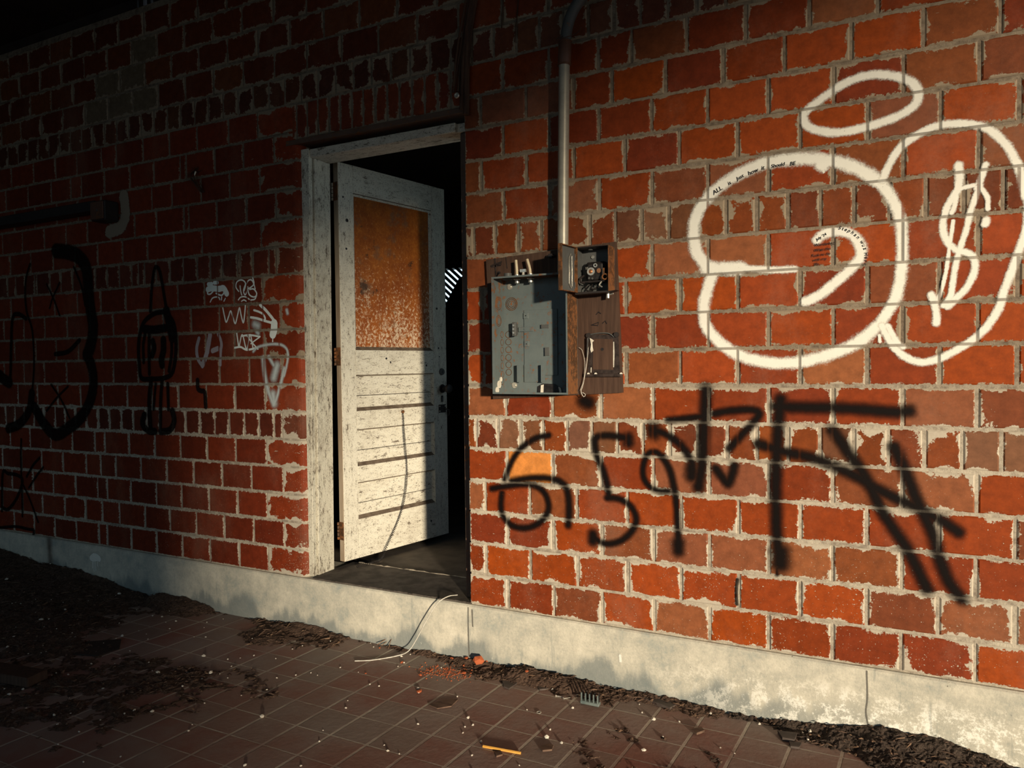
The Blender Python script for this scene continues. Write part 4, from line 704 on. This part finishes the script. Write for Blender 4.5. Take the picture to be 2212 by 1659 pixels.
mb=MB(); mb.ring((-.857,-.088,1.362),(0,-1,0),.010,.0028); mb.tube([(-.850,-.088,1.368),(-.836,-.094,1.374),(-.822,-.098,1.378)],.003,6); mb.tube([(-.862,-.086,1.372),(-.862,-.086,1.395)],.0035,6); part(mb,'lug',M['rusty'],ms,True)
mb=MB(); mb.tube(spline([(-.880,-.07,1.338),(-.872,-.082,1.345),(-.88,-.085,1.332),(-.868,-.088,1.324)],.004),.0028,7); part(mb,'bare_wire',M['bright'],ms,True)
mb=MB(); mb.tube(spline([(-.93,-.045,1.345),(-.945,-.06,1.325),(-.93,-.065,1.313),(-.905,-.065,1.322),(-.88,-.06,1.33)],.006),.0032,7); mb.tube(spline([(-.92,-.05,1.340),(-.918,-.07,1.322),(-.90,-.07,1.318)],.006),.003,7); part(mb,'wire',M['black'],ms,True)
for x,z in ((-.925,1.448),):
    mb=MB(); mb.disc((x,-.026,z),(0,-1,0),.006,.004,12); mb.ring((x,-.029,z),(0,-1,0),.0055,.0015,14); part(mb,'screw',M['bright'],ms,True)
mb=MB(); mb.tube([(-.923,-.06,1.470),(-.923,-.06,1.482)],[.009,.012],14); part(mb,'bushing',M['greysteel'],ms,True)
# ---- burnt outline of a missing box
bo=root('switch_plate',(-.885,-.022,.985)); tag(bo,'burnt black outline of a missing switch box on the board','switch plate')
mb=MB(); mb.prism([(-.952,.998),(-.820,.994),(-.826,1.142),(-.940,1.150)],-.0245,-.0222); part(mb,'plate',M['tar'],bo)
mb=MB(); mb.prism([(-.930,1.012),(-.846,1.010),(-.848,1.128),(-.926,1.132)],-.0262,-.0246); part(mb,'bare_patch',M['board'],bo)
mb=MB(); mb.box(-.965,-.812,-.036,-.0225,.983,.996,bev=.002); part(mb,'ledge',M['tar'],bo)
mb=MB(); mb.tube(spline([(-.945,-.026,1.148),(-.90,-.03,1.153),(-.86,-.03,1.150),(-.842,-.027,1.135)],.01),.0022,6); part(mb,'wire_loop',M['greysteel'],bo,True)
for q,ya in (([(-.940,1.135),(-.928,1.128),(-.923,1.124),(-.930,1.118),(-.929,1.10),(-.926,1.085),(-.935,1.078),(-.938,1.09),(-.935,1.11)],-.0285),([(-.845,1.118),(-.842,1.118),(-.841,1.07),(-.843,1.02),(-.846,1.02),(-.846,1.06)],-.0280),([(-.938,1.0),(-.935,1.0),(-.934,1.02),(-.937,1.02)],-.0275)):
    mb=MB(); mb.prism(q,ya,-.0262 if ya>-.0284 else -.0262); part(mb,'paint_flake',M['flake'],bo)
for x in (-.950,-.92,-.818):
    mb=MB(); mb.prism([(x,.994),(x+.012,.994),(x+.008,1.0),(x+.002,.999)],-.037,-.034); part(mb,'paint_flake',M['flake'],bo)
mb=MB(); mb.disc((-.890,-.0262,1.09),(0,-1,0),.006,.0012,12); part(mb,'hole',M['black'],bo)
for x,z in ((-.945,1.145),(-.832,1.145)):
    mb=MB(); mb.disc((x,-.0245,z),(0,-1,0),.010,.008,12); part(mb,'screw',M['darksteel'],bo,True)
hw=root('hanging_wire',(-.95,-.035,1.13)); tag(hw,'thin bare wires hanging down the board beside the burnt outline','wire')
mb=MB(); mb.tube(spline([(-.944,-.030,1.14),(-.946,-.034,1.08),(-.953,-.036,1.02),(-.966,-.036,.955),(-.975,-.036,.925),(-.965,-.034,.905),(-.958,-.033,.915),(-.97,-.034,.922)],.008),.0013,5); part(mb,'strand',M['whitew'],hw,True)
mb=MB(); mb.tube(spline([(-.985,-.030,1.098),(-.972,-.032,1.09),(-.962,-.034,1.06),(-.958,-.036,1.03),(-.964,-.036,.97),(-.98,-.034,.93)],.008),.0009,5); part(mb,'strand',M['whitew'],hw,True)
mb=MB(); mb.tube([(-.947,-.032,1.135),(-.950,-.034,1.06)],[.006,.003],8); part(mb,'insulation',M['black'],hw,True)
# ------------------------------------------------------------------ cables over the doorway
cb=root('cable_bundle',(-1.48,-.03,2.1)); tag(cb,'bundle of old dark cables hanging beside the door head','cable')
for k,(a,b_,c,r) in enumerate((((-1.430,2.62),(-1.475,2.37),(-1.488,2.09),.014),((-1.445,2.62),(-1.497,2.37),(-1.522,2.19),.007),((-1.452,2.62),(-1.505,2.36),(-1.545,2.19),.006),((-1.44,2.62),(-1.485,2.36),(-1.505,2.11),.008),((-1.46,2.62),(-1.512,2.38),(-1.538,2.21),.005))):
    mb=MB(); mb.tube(spline([(a[0]+.05,-.02-.004*k,3.05),(a[0],-.016-.004*k,a[1]),(b_[0],-.016-.004*k,b_[1]),(c[0],-.014-.004*k,c[1])],.03),r,8); part(mb,'cable',M['darkcable'],cb,True)
mb=MB(); mb.disc((-1.514,-.04,2.165),(0,-1,0),.010,.006,14); mb.ring((-1.514,-.046,2.165),(0,-1,0),.009,.003,16); part(mb,'cable_clip',M['bright'],cb,True)
dr=root('drop_wire',(-1.30,-.03,2.4)); tag(dr,'two thin loose wires hanging from above between cables and conduit','wire')
mb=MB(); mb.tube([(-1.27,-.004,3.055),(-1.31,-.004,2.55),(-1.32,-.004,2.42)],.0025,5); mb.tube([(-1.20,-.004,3.055),(-1.235,-.004,2.6),(-1.255,-.004,2.40),(-1.262,-.004,2.35)],.0025,5); part(mb,'strand',M['darkcable'],dr,True)
# ------------------------------------------------------------------ dark rail and box at the far left
rl=root('wall_rail',(-4.3,-.04,1.9)); tag(rl,'dark steel rail running along the wall at far left','rail')
mb=MB(); mb.box(-7.4,-3.87,-.062,-.001,1.925,1.985,bev=.004); part(mb,'rail_beam',M['darksteel'],rl)
mb=MB(); mb.box(-7.4,-3.87,-.075,-.062,1.925,1.933,bev=.001); part(mb,'flange',M['darksteel'],rl)
jb=root('junction_box',(-3.81,-.04,1.86)); tag(jb,'small dark box on the wall at the end of the rail','box')
mb=MB(); mb.box(-3.868,-3.745,-.085,-.001,1.862,1.972,bev=.006); part(mb,'box_body',M['darksteel'],jb)
mb=MB(); mb.box(-3.862,-3.751,-.092,-.085,1.868,1.966,bev=.004); cvp=part(mb,'cover',M['coupling'],jb)
mb=MB(); mb.disc((-3.80,-.092,1.917),(0,-1,0),.005,.003,10); shifted(mb,jb.location); mb.build('screw',M['greysteel'],cvp)
paint('mortar_patch',[[[(-3.70,2.0),(-3.69,1.94),(-3.69,1.88),(-3.74,1.83),(-3.83,1.815)],.06,0]],mk_spray('mortar_smear',(.30,.24,.18),.2,.5,1,joints=False),'rough mortar patch round the small box')
ns=root('wire_tangle',(-3.084,-.02,1.98)); tag(ns,'small tangle of fine wire and cobweb stuck on the left wall','wire')
random.seed(4); mb=MB()
for k in range(16):
    a=random.uniform(-.03,.03); mb.tube(spline([(-3.10+a,-.004,2.09-random.random()*.03),(-3.10+a+random.uniform(-.02,.02),-.03-random.random()*.02,2.03),(-3.075+a*.5,-.02,1.985-random.random()*.03),(-3.065+a*.3,-.004,1.95)],.015),.0012,4)
part(mb,'strand',M['darkcable'],ns); mb=MB(); mb.tube([(-3.078,-.04,2.05),(-3.086,-.042,2.03)],[.004,.003],7); part(mb,'metal_end',M['bright'],ns,True)
# ------------------------------------------------------------------ white wire over the sill
ww=root('loose_wire',(-1.8,-.1,-.25)); tag(ww,'thin white wire curving from the door sill down to the floor','wire')
mb=MB(); mb.tube(spline([(-1.60,.05,.012),(-1.612,-.012,.022),(-1.648,-.045,-.005),(-1.70,-.058,-.09),(-1.745,-.062,-.17),(-1.785,-.07,-.228),(-1.83,-.10,-.246),(-1.90,-.175,-.247),(-1.965,-.215,-.247)],.012),.0023,8); part(mb,'wire',M['whitew'],ww,True)
# ------------------------------------------------------------------ room behind the door
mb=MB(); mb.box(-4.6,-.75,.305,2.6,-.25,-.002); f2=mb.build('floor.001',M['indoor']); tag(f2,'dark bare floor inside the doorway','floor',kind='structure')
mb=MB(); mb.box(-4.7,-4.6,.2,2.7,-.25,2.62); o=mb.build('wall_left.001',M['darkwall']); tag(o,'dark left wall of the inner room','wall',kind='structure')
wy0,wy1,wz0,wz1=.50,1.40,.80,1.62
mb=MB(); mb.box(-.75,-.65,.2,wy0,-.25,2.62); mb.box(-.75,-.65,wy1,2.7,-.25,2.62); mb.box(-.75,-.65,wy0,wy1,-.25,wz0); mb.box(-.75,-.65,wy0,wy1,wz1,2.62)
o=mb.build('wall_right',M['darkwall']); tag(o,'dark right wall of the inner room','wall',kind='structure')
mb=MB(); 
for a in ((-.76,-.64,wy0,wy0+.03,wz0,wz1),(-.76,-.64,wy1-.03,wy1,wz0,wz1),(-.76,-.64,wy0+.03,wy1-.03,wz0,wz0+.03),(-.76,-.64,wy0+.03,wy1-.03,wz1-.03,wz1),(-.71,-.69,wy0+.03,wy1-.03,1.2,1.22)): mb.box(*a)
o=mb.build('added_window_1',M['lintel']); tag(o,'unseen framed opening added to light the open door','added_window',kind='structure')  # unseen opening, added so bluish sky light reaches the door face
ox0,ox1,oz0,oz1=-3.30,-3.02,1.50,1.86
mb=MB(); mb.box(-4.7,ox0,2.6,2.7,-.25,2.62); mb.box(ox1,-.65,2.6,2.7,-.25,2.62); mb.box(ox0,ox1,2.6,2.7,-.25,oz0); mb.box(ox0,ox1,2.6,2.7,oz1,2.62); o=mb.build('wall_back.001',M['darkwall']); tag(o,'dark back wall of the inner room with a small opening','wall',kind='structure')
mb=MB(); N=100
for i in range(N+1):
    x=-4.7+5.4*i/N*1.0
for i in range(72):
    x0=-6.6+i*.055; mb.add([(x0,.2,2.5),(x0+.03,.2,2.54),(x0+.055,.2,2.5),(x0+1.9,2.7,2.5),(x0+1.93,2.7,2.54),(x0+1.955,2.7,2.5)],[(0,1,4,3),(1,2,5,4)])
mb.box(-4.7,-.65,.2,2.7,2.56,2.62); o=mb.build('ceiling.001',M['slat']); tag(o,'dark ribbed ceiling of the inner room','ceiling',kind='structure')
lt=root('trim_5',(-3.15,2.59,1.6)); tag(lt,'slanted wooden laths letting daylight through behind the door','laths',kind='structure')
for k in range(13):
    zc=1.42+k*.0556
    q=[(-3.36,zc+.174),(-2.96,zc-.174),(-2.96,zc-.174+.030),(-3.36,zc+.174+.030)]
    mb=MB(); mb.prism(q,2.582,2.6); part(mb,'lath',M['slat'],lt)
mb=MB(); mb.prism([(-3.030,1.765),(-3.165,1.555),(-3.165,1.45),(-2.95,1.45),(-2.95,1.80)],2.562,2.582); part(mb,'brace',M['slat'],lt)
# ------------------------------------------------------------------ shelter: floor, deck, added end wall, yard, unseen light blockers
mb=MB(); mb.box(-7.5,9,-6.4,-.012,-.30,-.25); fl=mb.build('floor',M['tile']); tag(fl,'dirty brown square tiled floor','floor',kind='structure')
mb=MB(); mb.box(-7.6,9,EDGE_Y,.03,3.06,3.20); o=mb.build('ceiling',M['ceil']); tag(o,'dark flat deck over the tiled floor','ceiling',kind='structure')
mb=MB()
for x0,x1 in ((-7.5,-3.55),(-3.535,-3.50),(-3.47,-3.44),(-3.42,9)): mb.box(x0,x1,.0,.03,3.01,3.06)
o=mb.build('trim_4',M['ceil']); tag(o,'dark blocking between wall top and deck with a small gap','trim',kind='structure')
mb=MB(); mb.box(-7.7,-7.5,-6.4,.2,-.25,3.2); o=mb.build('wall_left',M['darkwall']); tag(o,'unseen dark end wall added to darken the left bricks','wall',kind='structure')  # put in out of view to keep sky light off the left bricks
mb=MB(); mb.box(-60,60,-70,-6.4,-.36,-.26); o=mb.build('yard',M['asph']); tag(o,'open asphalt yard in front of the shelter','ground',kind='structure')
tr=root('tree_blocker',TREE_BLOCKER); tag(tr,'unseen leafy mass added to shade the upper wall','tree_blocker',kind='structure')  # unseen crown and trunk, added and shaped for soft shade on the upper wall
bm=bmesh.new(); bmesh.ops.create_icosphere(bm,subdivisions=5,radius=1)
for v in bm.verts:
    d=v.co.normalized(); f=1+.05*mnoise.noise(d*3)+.03*mnoise.noise(d*9); v.co=Vector((d.x*TREE_BLOCKER_RX*f,d.y*TREE_BLOCKER_RX*f,d.z*TREE_BLOCKER_RZ*f+TREE_BLOCKER_Z))
mb=MB(); mb.add([v.co.copy() for v in bm.verts],[[v.index for v in f.verts] for f in bm.faces]); bm.free(); mb.build('crown',M['leafy'],tr)
mb=MB(); mb.tube([(0,0,-.4),(.2,.1,2.),(0,.2,TREE_BLOCKER_Z)],[.45,.32,.2],12); mb.build('trunk',M['bark'],tr)

mb=MB(); mb.box(*BUILDING_BLOCKER); o=mb.build('building_blocker',M['blockrust']); tag(o,'unseen block added to shade the left wall','light_blocker',kind='structure')  # unseen block, added so its edge casts the soft shade at left
# ------------------------------------------------------------------ litter on the floor
FZ=-.25
def fbm(x,y,s=1.):
    return mnoise.fractal(Vector((x*s,y*s,.3)),1.0,2.0,5)
def blob(x,y,cx,cy,rx,ry): return max(0.,1-((x-cx)/rx)**2-((y-cy)/ry)**2)
def pile_h(x,y):
    h=0.
    # strip along the curb
    s=max(0.,1-(-.012-y)/max(.035,.10+.07*math.sin(x*5.1)+.05*math.sin(x*11.7+1)))
    k=1.0 if x>-1.0 else .55
    if -3.5<x<-3.05: k=1.3
    if -2.75<x<-2.15: k=.85
    if -1.05<x<-.35: k=.75
    h+=.045*s*k*(.6+.4*math.sin(x*7.3+.5))
    t=min(1.,max(0.,(-3.25-x)/1.9)); h+=(.02+.115*t)*min(1.,t*3)*max(0.,1+(y+.012)/.75)
    h+=.012*blob(x,y,-3.0,-.95,.9,.42)+.010*blob(x,y,-2.55,-.62,.62,.20)+.012*blob(x,y,-3.6,-.6,.6,.3)
    h+=.020*blob(x,y,-2.50,-.16,.28,.13)+.022*blob(x,y,-1.33,-.07,.24,.10)+.03*blob(x,y,-1.12,-.05,.2,.08)
    h+=.020*blob(x,y,.25,-.10,.34,.22)+.018*blob(x,y,-.05,-.02,.4,.10)+.014*blob(x,y,.5,-.3,.45,.25)
    h+=.004*blob(x,y,-.62,-.42,.35,.25)
    n=fbm(x,y,9.)*.010+fbm(x+7,y,34.)*.006
    return h-.0085+n*(1 if h>.002 else .5)
def pile(name,x0,x1,y0,y1,step,mat,label):
    nx=int((x1-x0)/step);ny=int((y1-y0)/step); H={}
    V=[];F=[];idx={}
    for i in range(nx+1):
        for j in range(ny+1):
            H[i,j]=pile_h(x0+i*step,y0+j*step)
    def vid(i,j):
        if (i,j) not in idx:
            idx[i,j]=len(V); V.append((x0+i*step+random.uniform(-.3,.3)*step,min(-.0125,y0+j*step),FZ+max(-.004,H[i,j]+random.uniform(-.0025,.0025))))
        return idx[i,j]
    for i in range(nx):
        for j in range(ny):
            if max(H[i,j],H[i+1,j],H[i,j+1],H[i+1,j+1])>0: F.append((vid(i,j),vid(i+1,j),vid(i+1,j+1),vid(i,j+1)))
    mb=MB(); mb.add(V,F)
    # loose crumbs, leaf scraps and stalks belonging to the heap
    cells=[k for k in H if H[k]>.0005]; 
    for _ in range(int(len(cells)*.24)):
        i,j=random.choice(cells); x=x0+i*step+random.uniform(-1,1)*step; y=min(-.02,y0+j*step+random.uniform(-1,1)*step); z=FZ+max(0,H[i,j])
        a=random.uniform(0,6.28); s=random.uniform(.002,.0075); l=s*random.choice((1,1,1.6,3.5)); w=s*(.25 if l>2*s else .8)
        c,d=math.cos(a),math.sin(a); tl=random.uniform(-.5,.7)
        q=[Vector((-l,-w,-tl*w)),Vector((l*.9,-w*.7,tl*w)),Vector((l,w,tl*l*.5)),Vector((-l*.8,w*.9,0)),Vector((0,0,s*.7))]
        q=[(x+v.x*c-v.y*d,y+v.x*d+v.y*c,z+.002+v.z) for v in q]; mb.add(q,[(0,1,4),(1,2,4),(2,3,4),(3,0,4)],random.choice((0,0,1,1,2)) if random.random()<.75 else 0)
    o=mb.build(name,[mat,M['bark'],M['twig']],None,recalc=False); tag(o,label,'litter',kind='stuff'); return o
random.seed(3)
pile('leaf_litter',-5.3,-2.02,-1.5,-.0125,.013,M['soil'],'dark leaf litter and grit spread over the left floor and curb foot')
pile('leaf_litter',-2.01,-.43,-.7,-.0125,.009,M['soil'],'narrow strip of dark litter along the curb below the doorway')
pile('leaf_litter',-.42,1.1,-.75,-.0125,.008,M['soil2'],'dark gritty soil heaped at the right end of the curb')
# ------------------------------------------------------------------ chips of stone and brick
def rock_mesh(name,seed,mat,flat=.6):
    rnd=random.Random(seed); bm=bmesh.new(); bmesh.ops.create_icosphere(bm,subdivisions=1,radius=1)
    for v in bm.verts:
        v.co*=rnd.uniform(.65,1.15); v.co.z*=flat; v.co.x*=1.2
    bm.normal_update(); me=bpy.data.meshes.new(name); bm.to_mesh(me); bm.free(); me.materials.append(mat); return me
def place(name,me,x,y,s,rz,label,cat,group=None,dz=0):
    o=bpy.data.objects.new(name,me); COL.objects.link(o); TOP.append(o)
    zb=min(v.co.z for v in me.vertices)*s
    h=max(0.,pile_h(x,y)) if y>-1.6 else 0.
    o.location=(x,y,FZ+h-zb-.0005+dz); o.rotation_euler=(0,0,rz); o.scale=(s,s,s); return tag(o,label,cat,group)
chips=[rock_mesh('stone_chip',40+k,M['chip'],.7) for k in range(5)]
rnd=random.Random(21)
PX=CHIPS
for k,(x,y,s) in enumerate(PX):
    place('stone_chip',chips[k%5],x,y,s,rnd.uniform(0,6),'small pale stone chip lying on the tiles','stone','pale stone chips on the tiled floor')
n=0
while n<150:
    x=rnd.uniform(-4.2,.9); y=rnd.uniform(-1.15,-.03)
    if x<-1.95: ok=rnd.random()<.8
    else: ok=rnd.random()<.28
    if not ok: continue
    on=pile_h(x,y)>0
    s=rnd.uniform(.0022,.0050) if rnd.random()<.9 else rnd.uniform(.006,.010)
    if on: place('grit_chip',chips[n%5],x,y,s,rnd.uniform(0,6),'tiny pale chip in the dark litter','stone','tiny pale chips in the dark litter')
    else: place('stone_chip',chips[n%5],x,y,s,rnd.uniform(0,6),'small pale stone chip lying on the tiles','stone','pale stone chips on the tiled floor')
    n+=1
frs=[rock_mesh('brick_fragment',80+k,M['frag'],.55) for k in range(4)]
o=place('brick_fragment',frs[0],*FRAG_BIG,.021,.4,'largest orange brick fragment, leaning by the curb below the door corner','brick fragment'); o.rotation_euler=(.7,.2,.5); o.location.z+=.014
for k,(x,y,s) in enumerate(FRAGS): place('brick_fragment',frs[k%4],x,y,s,rnd.uniform(0,6),'small orange brick fragment near the curb below the doorway','brick fragment','small orange brick fragments')
mb=MB()
for _ in range(300):
    x=rnd.gauss(FRAG_C[0],.055); y=min(-.02,rnd.gauss(FRAG_C[1],.028)); s=rnd.uniform(.0015,.0045); z=FZ+max(0,pile_h(x,y)); a=rnd.uniform(0,6)
    c,d=math.cos(a)*s,math.sin(a)*s; mb.add([(x-c,y-d,z),(x+d,y-c,z),(x+c,y+d,z),(x-d,y+c,z),(x,y,z+s*.9)],[(0,1,4),(1,2,4),(2,3,4),(3,0,4)])
o=mb.build('brick_crumbs',M['frag'],None); tag(o,'orange brick dust and crumbs in the litter by the curb','crumbs',kind='stuff')
# ------------------------------------------------------------------ single finds
def tile_piece(name,pts,h,mat,label,cat,lift=0.):
    mb=MB(); n=len(pts); mb.add([(x,y,FZ+lift) for x,y in pts]+[(x,y,FZ+lift+h) for x,y in pts],[tuple(range(n)),tuple(range(2*n-1,n-1,-1))]+[(i,(i+1)%n,(i+1)%n+n,i+n) for i in range(n)])
    c=sum((Vector((x,y,FZ+lift)) for x,y in pts),Vector())/n; o=mb.build(name,mat,None,loc=c); return tag(o,label,cat)
ROD=Vector((ST1[0]-ST0[0],ST1[1]-ST0[1],0)); 
mb=MB(); mb.tube([(ST0[0],ST0[1],FZ+.0045),(ST1[0],ST1[1],FZ+.0045)],.0045,6); o=mb.build('yellow_stick',M['yellow'],None,loc=((ST0[0]+ST1[0])/2,(ST0[1]+ST1[1])/2,FZ)); tag(o,'short yellow wooden stick lying across the tiles','stick')
cx,cy=COMB; cm=root('comb_piece',(cx,cy,FZ)); tag(cm,'grey green plastic piece with a row of upright prongs','plastic piece')
mb=MB(); mb.box(cx-.037,cx+.037,cy-.012,cy+.012,FZ,FZ+.012,bev=.002); part(mb,'base',M['comb'],cm)
for k in range(5):
    for s_ in (-1,1):
        mb=MB(); x=cx-.032+k*.016; mb.box(x-.0022,x+.0022,cy+s_*.008-.002,cy+s_*.008+.002,FZ+.012,FZ+.042); part(mb,'prong',M['comb'] if s_<0 else M['black'],cm)
for nm,pts,h,lab in TILES: tile_piece('tile_shard',pts,h,M['bark'] if 'leaf' in lab else M['blockrust'] if False else M['darkwall'] if 'card' in lab else M['shard'],lab,'card' if 'card' in lab else 'tile shard')
# screws
sw=MB()
for k,(x,y,a,lab) in enumerate(SCREWS):
    mb=MB(); c,d=math.cos(a),math.sin(a); mb.tube([(x,y,FZ+.005),(x+c*.03,y+d*.03,FZ+.003)],[.0022,.0012],8); mb.tube([(x-c*.003,y-d*.003,FZ+.005),(x,y,FZ+.005)],[.005,.004],10); o=mb.build('screw',M['bright'],None,loc=(x,y,FZ)); tag(o,lab,'screw')
mb=MB(); mb.ring((*RING,FZ+.002),(0,0,1),.0075,.0016,20,6); o=mb.build('washer',M['bright'],None,loc=(*RING,FZ)); tag(o,'small bright metal ring lying on the tiles','washer')
# plank at the left edge
x,y=PLANK; mb=MB(); mb.box(-.30,.16,-.045,.045,0,.04,rot=Matrix.Rotation(R(8),3,'Z'),bev=.004); mb.v=[(v[0]+x,v[1]+y,v[2]+FZ+max(0,pile_h(x,y))+.004) for v in mb.v]; o=mb.build('timber_block',M['board'],None,loc=(x,y,FZ)); tag(o,'dark block of timber lying in the litter at the left edge','timber')
tw=root('twig',(*TWIG,FZ)); tag(tw,'dry forked twig leaning on the litter below the door sill','twig')
x,y=TWIG; mb=MB(); mb.tube(spline([(x-.05,y-.05,FZ+.008),(x,y,FZ+.045),(x+.03,y+.005,FZ+.062),(x+.075,y+.02,FZ+.075)],.01),[.0025]*1 if False else .002,6); mb.tube(spline([(x,y,FZ+.045),(x-.015,y-.02,FZ+.02),(x-.03,y-.045,FZ+.006)],.01),.0018,6); mb.tube(spline([(x+.005,y,FZ+.048),(x+.012,y-.03,FZ+.03),(x+.02,y-.06,FZ+.006)],.01),.0016,6); part(mb,'stem',M['twig'],tw,True)
mb=MB(); mb.disc((x+.004,y-.004,FZ+.045),(0,-.3,1),.010,.006,8); part(mb,'bud',M['frag'],tw)
# ------------------------------------------------------------------ lights, sky, camera
for o in TOP: o.location.z+=UP
sd=bpy.data.lights.new('sun','SUN'); sd.energy=SUN_E; sd.angle=R(SUN_A); sd.color=SUN_C
so=bpy.data.objects.new('sun',sd); COL.objects.link(so)
az,el=R(SUN_AZ),R(SUN_EL); dvec=Vector((-math.sin(az)*math.cos(el),math.cos(az)*math.cos(el),-math.sin(el)))
so.rotation_euler=dvec.to_track_quat('-Z','Y').to_euler(); so.location=(8,-8,4)
wd=bpy.data.worlds.new('sky'); sc.world=wd; wd.use_nodes=True; nt=wd.node_tree; bg=nt.nodes['Background']
tc=nt.nodes.new('ShaderNodeTexCoord'); sp=nt.nodes.new('ShaderNodeSeparateXYZ'); rp=nt.nodes.new('ShaderNodeValToRGB')
nt.links.new(tc.outputs['Generated'],sp.inputs[0]); nt.links.new(sp.outputs[2],rp.inputs[0])
e=rp.color_ramp.elements; e[0].position=0.; e[0].color=(*SKY0,1); e[1].position=.6; e[1].color=(*SKY1,1)
nt.links.new(rp.outputs[0],bg.inputs[0])
mr=nt.nodes.new('ShaderNodeMapRange'); mr.interpolation_type='SMOOTHSTEP'; nt.links.new(sp.outputs[1],mr.inputs['Value']); mr.inputs['From Min'].default_value=-.1; mr.inputs['From Max'].default_value=.5
mr.inputs['To Min'].default_value=SKY_S; mr.inputs['To Max'].default_value=SKY_N; nt.links.new(mr.outputs[0],bg.inputs[1])
cd_=bpy.data.cameras.new('camera'); cam=bpy.data.objects.new('camera',cd_); COL.objects.link(cam); sc.camera=cam
cd_.sensor_fit='HORIZONTAL'; cd_.sensor_width=36; cd_.lens=1533/2212*36; cd_.clip_start=.02
a,b,c=R(-25.986),R(-1.622),R(-.645)
fw=Vector((math.sin(a)*math.cos(b),math.cos(a)*math.cos(b),math.sin(b))); rt=Vector((math.cos(a),-math.sin(a),0)); up=rt.cross(fw)
r2=rt*math.cos(c)+up*math.sin(c); u2=-rt*math.sin(c)+up*math.cos(c)
cam.matrix_world=Matrix(((r2.x,u2.x,-fw.x,0),(r2.y,u2.y,-fw.y,-2.6535),(r2.z,u2.z,-fw.z,1.0373+UP),(0,0,0,1)))
vs=sc.view_settings; vs.view_transform='Standard'; vs.look='None'; vs.exposure=0; vs.gamma=1; vs.use_curve_mapping=False
sc.display_settings.display_device='sRGB'
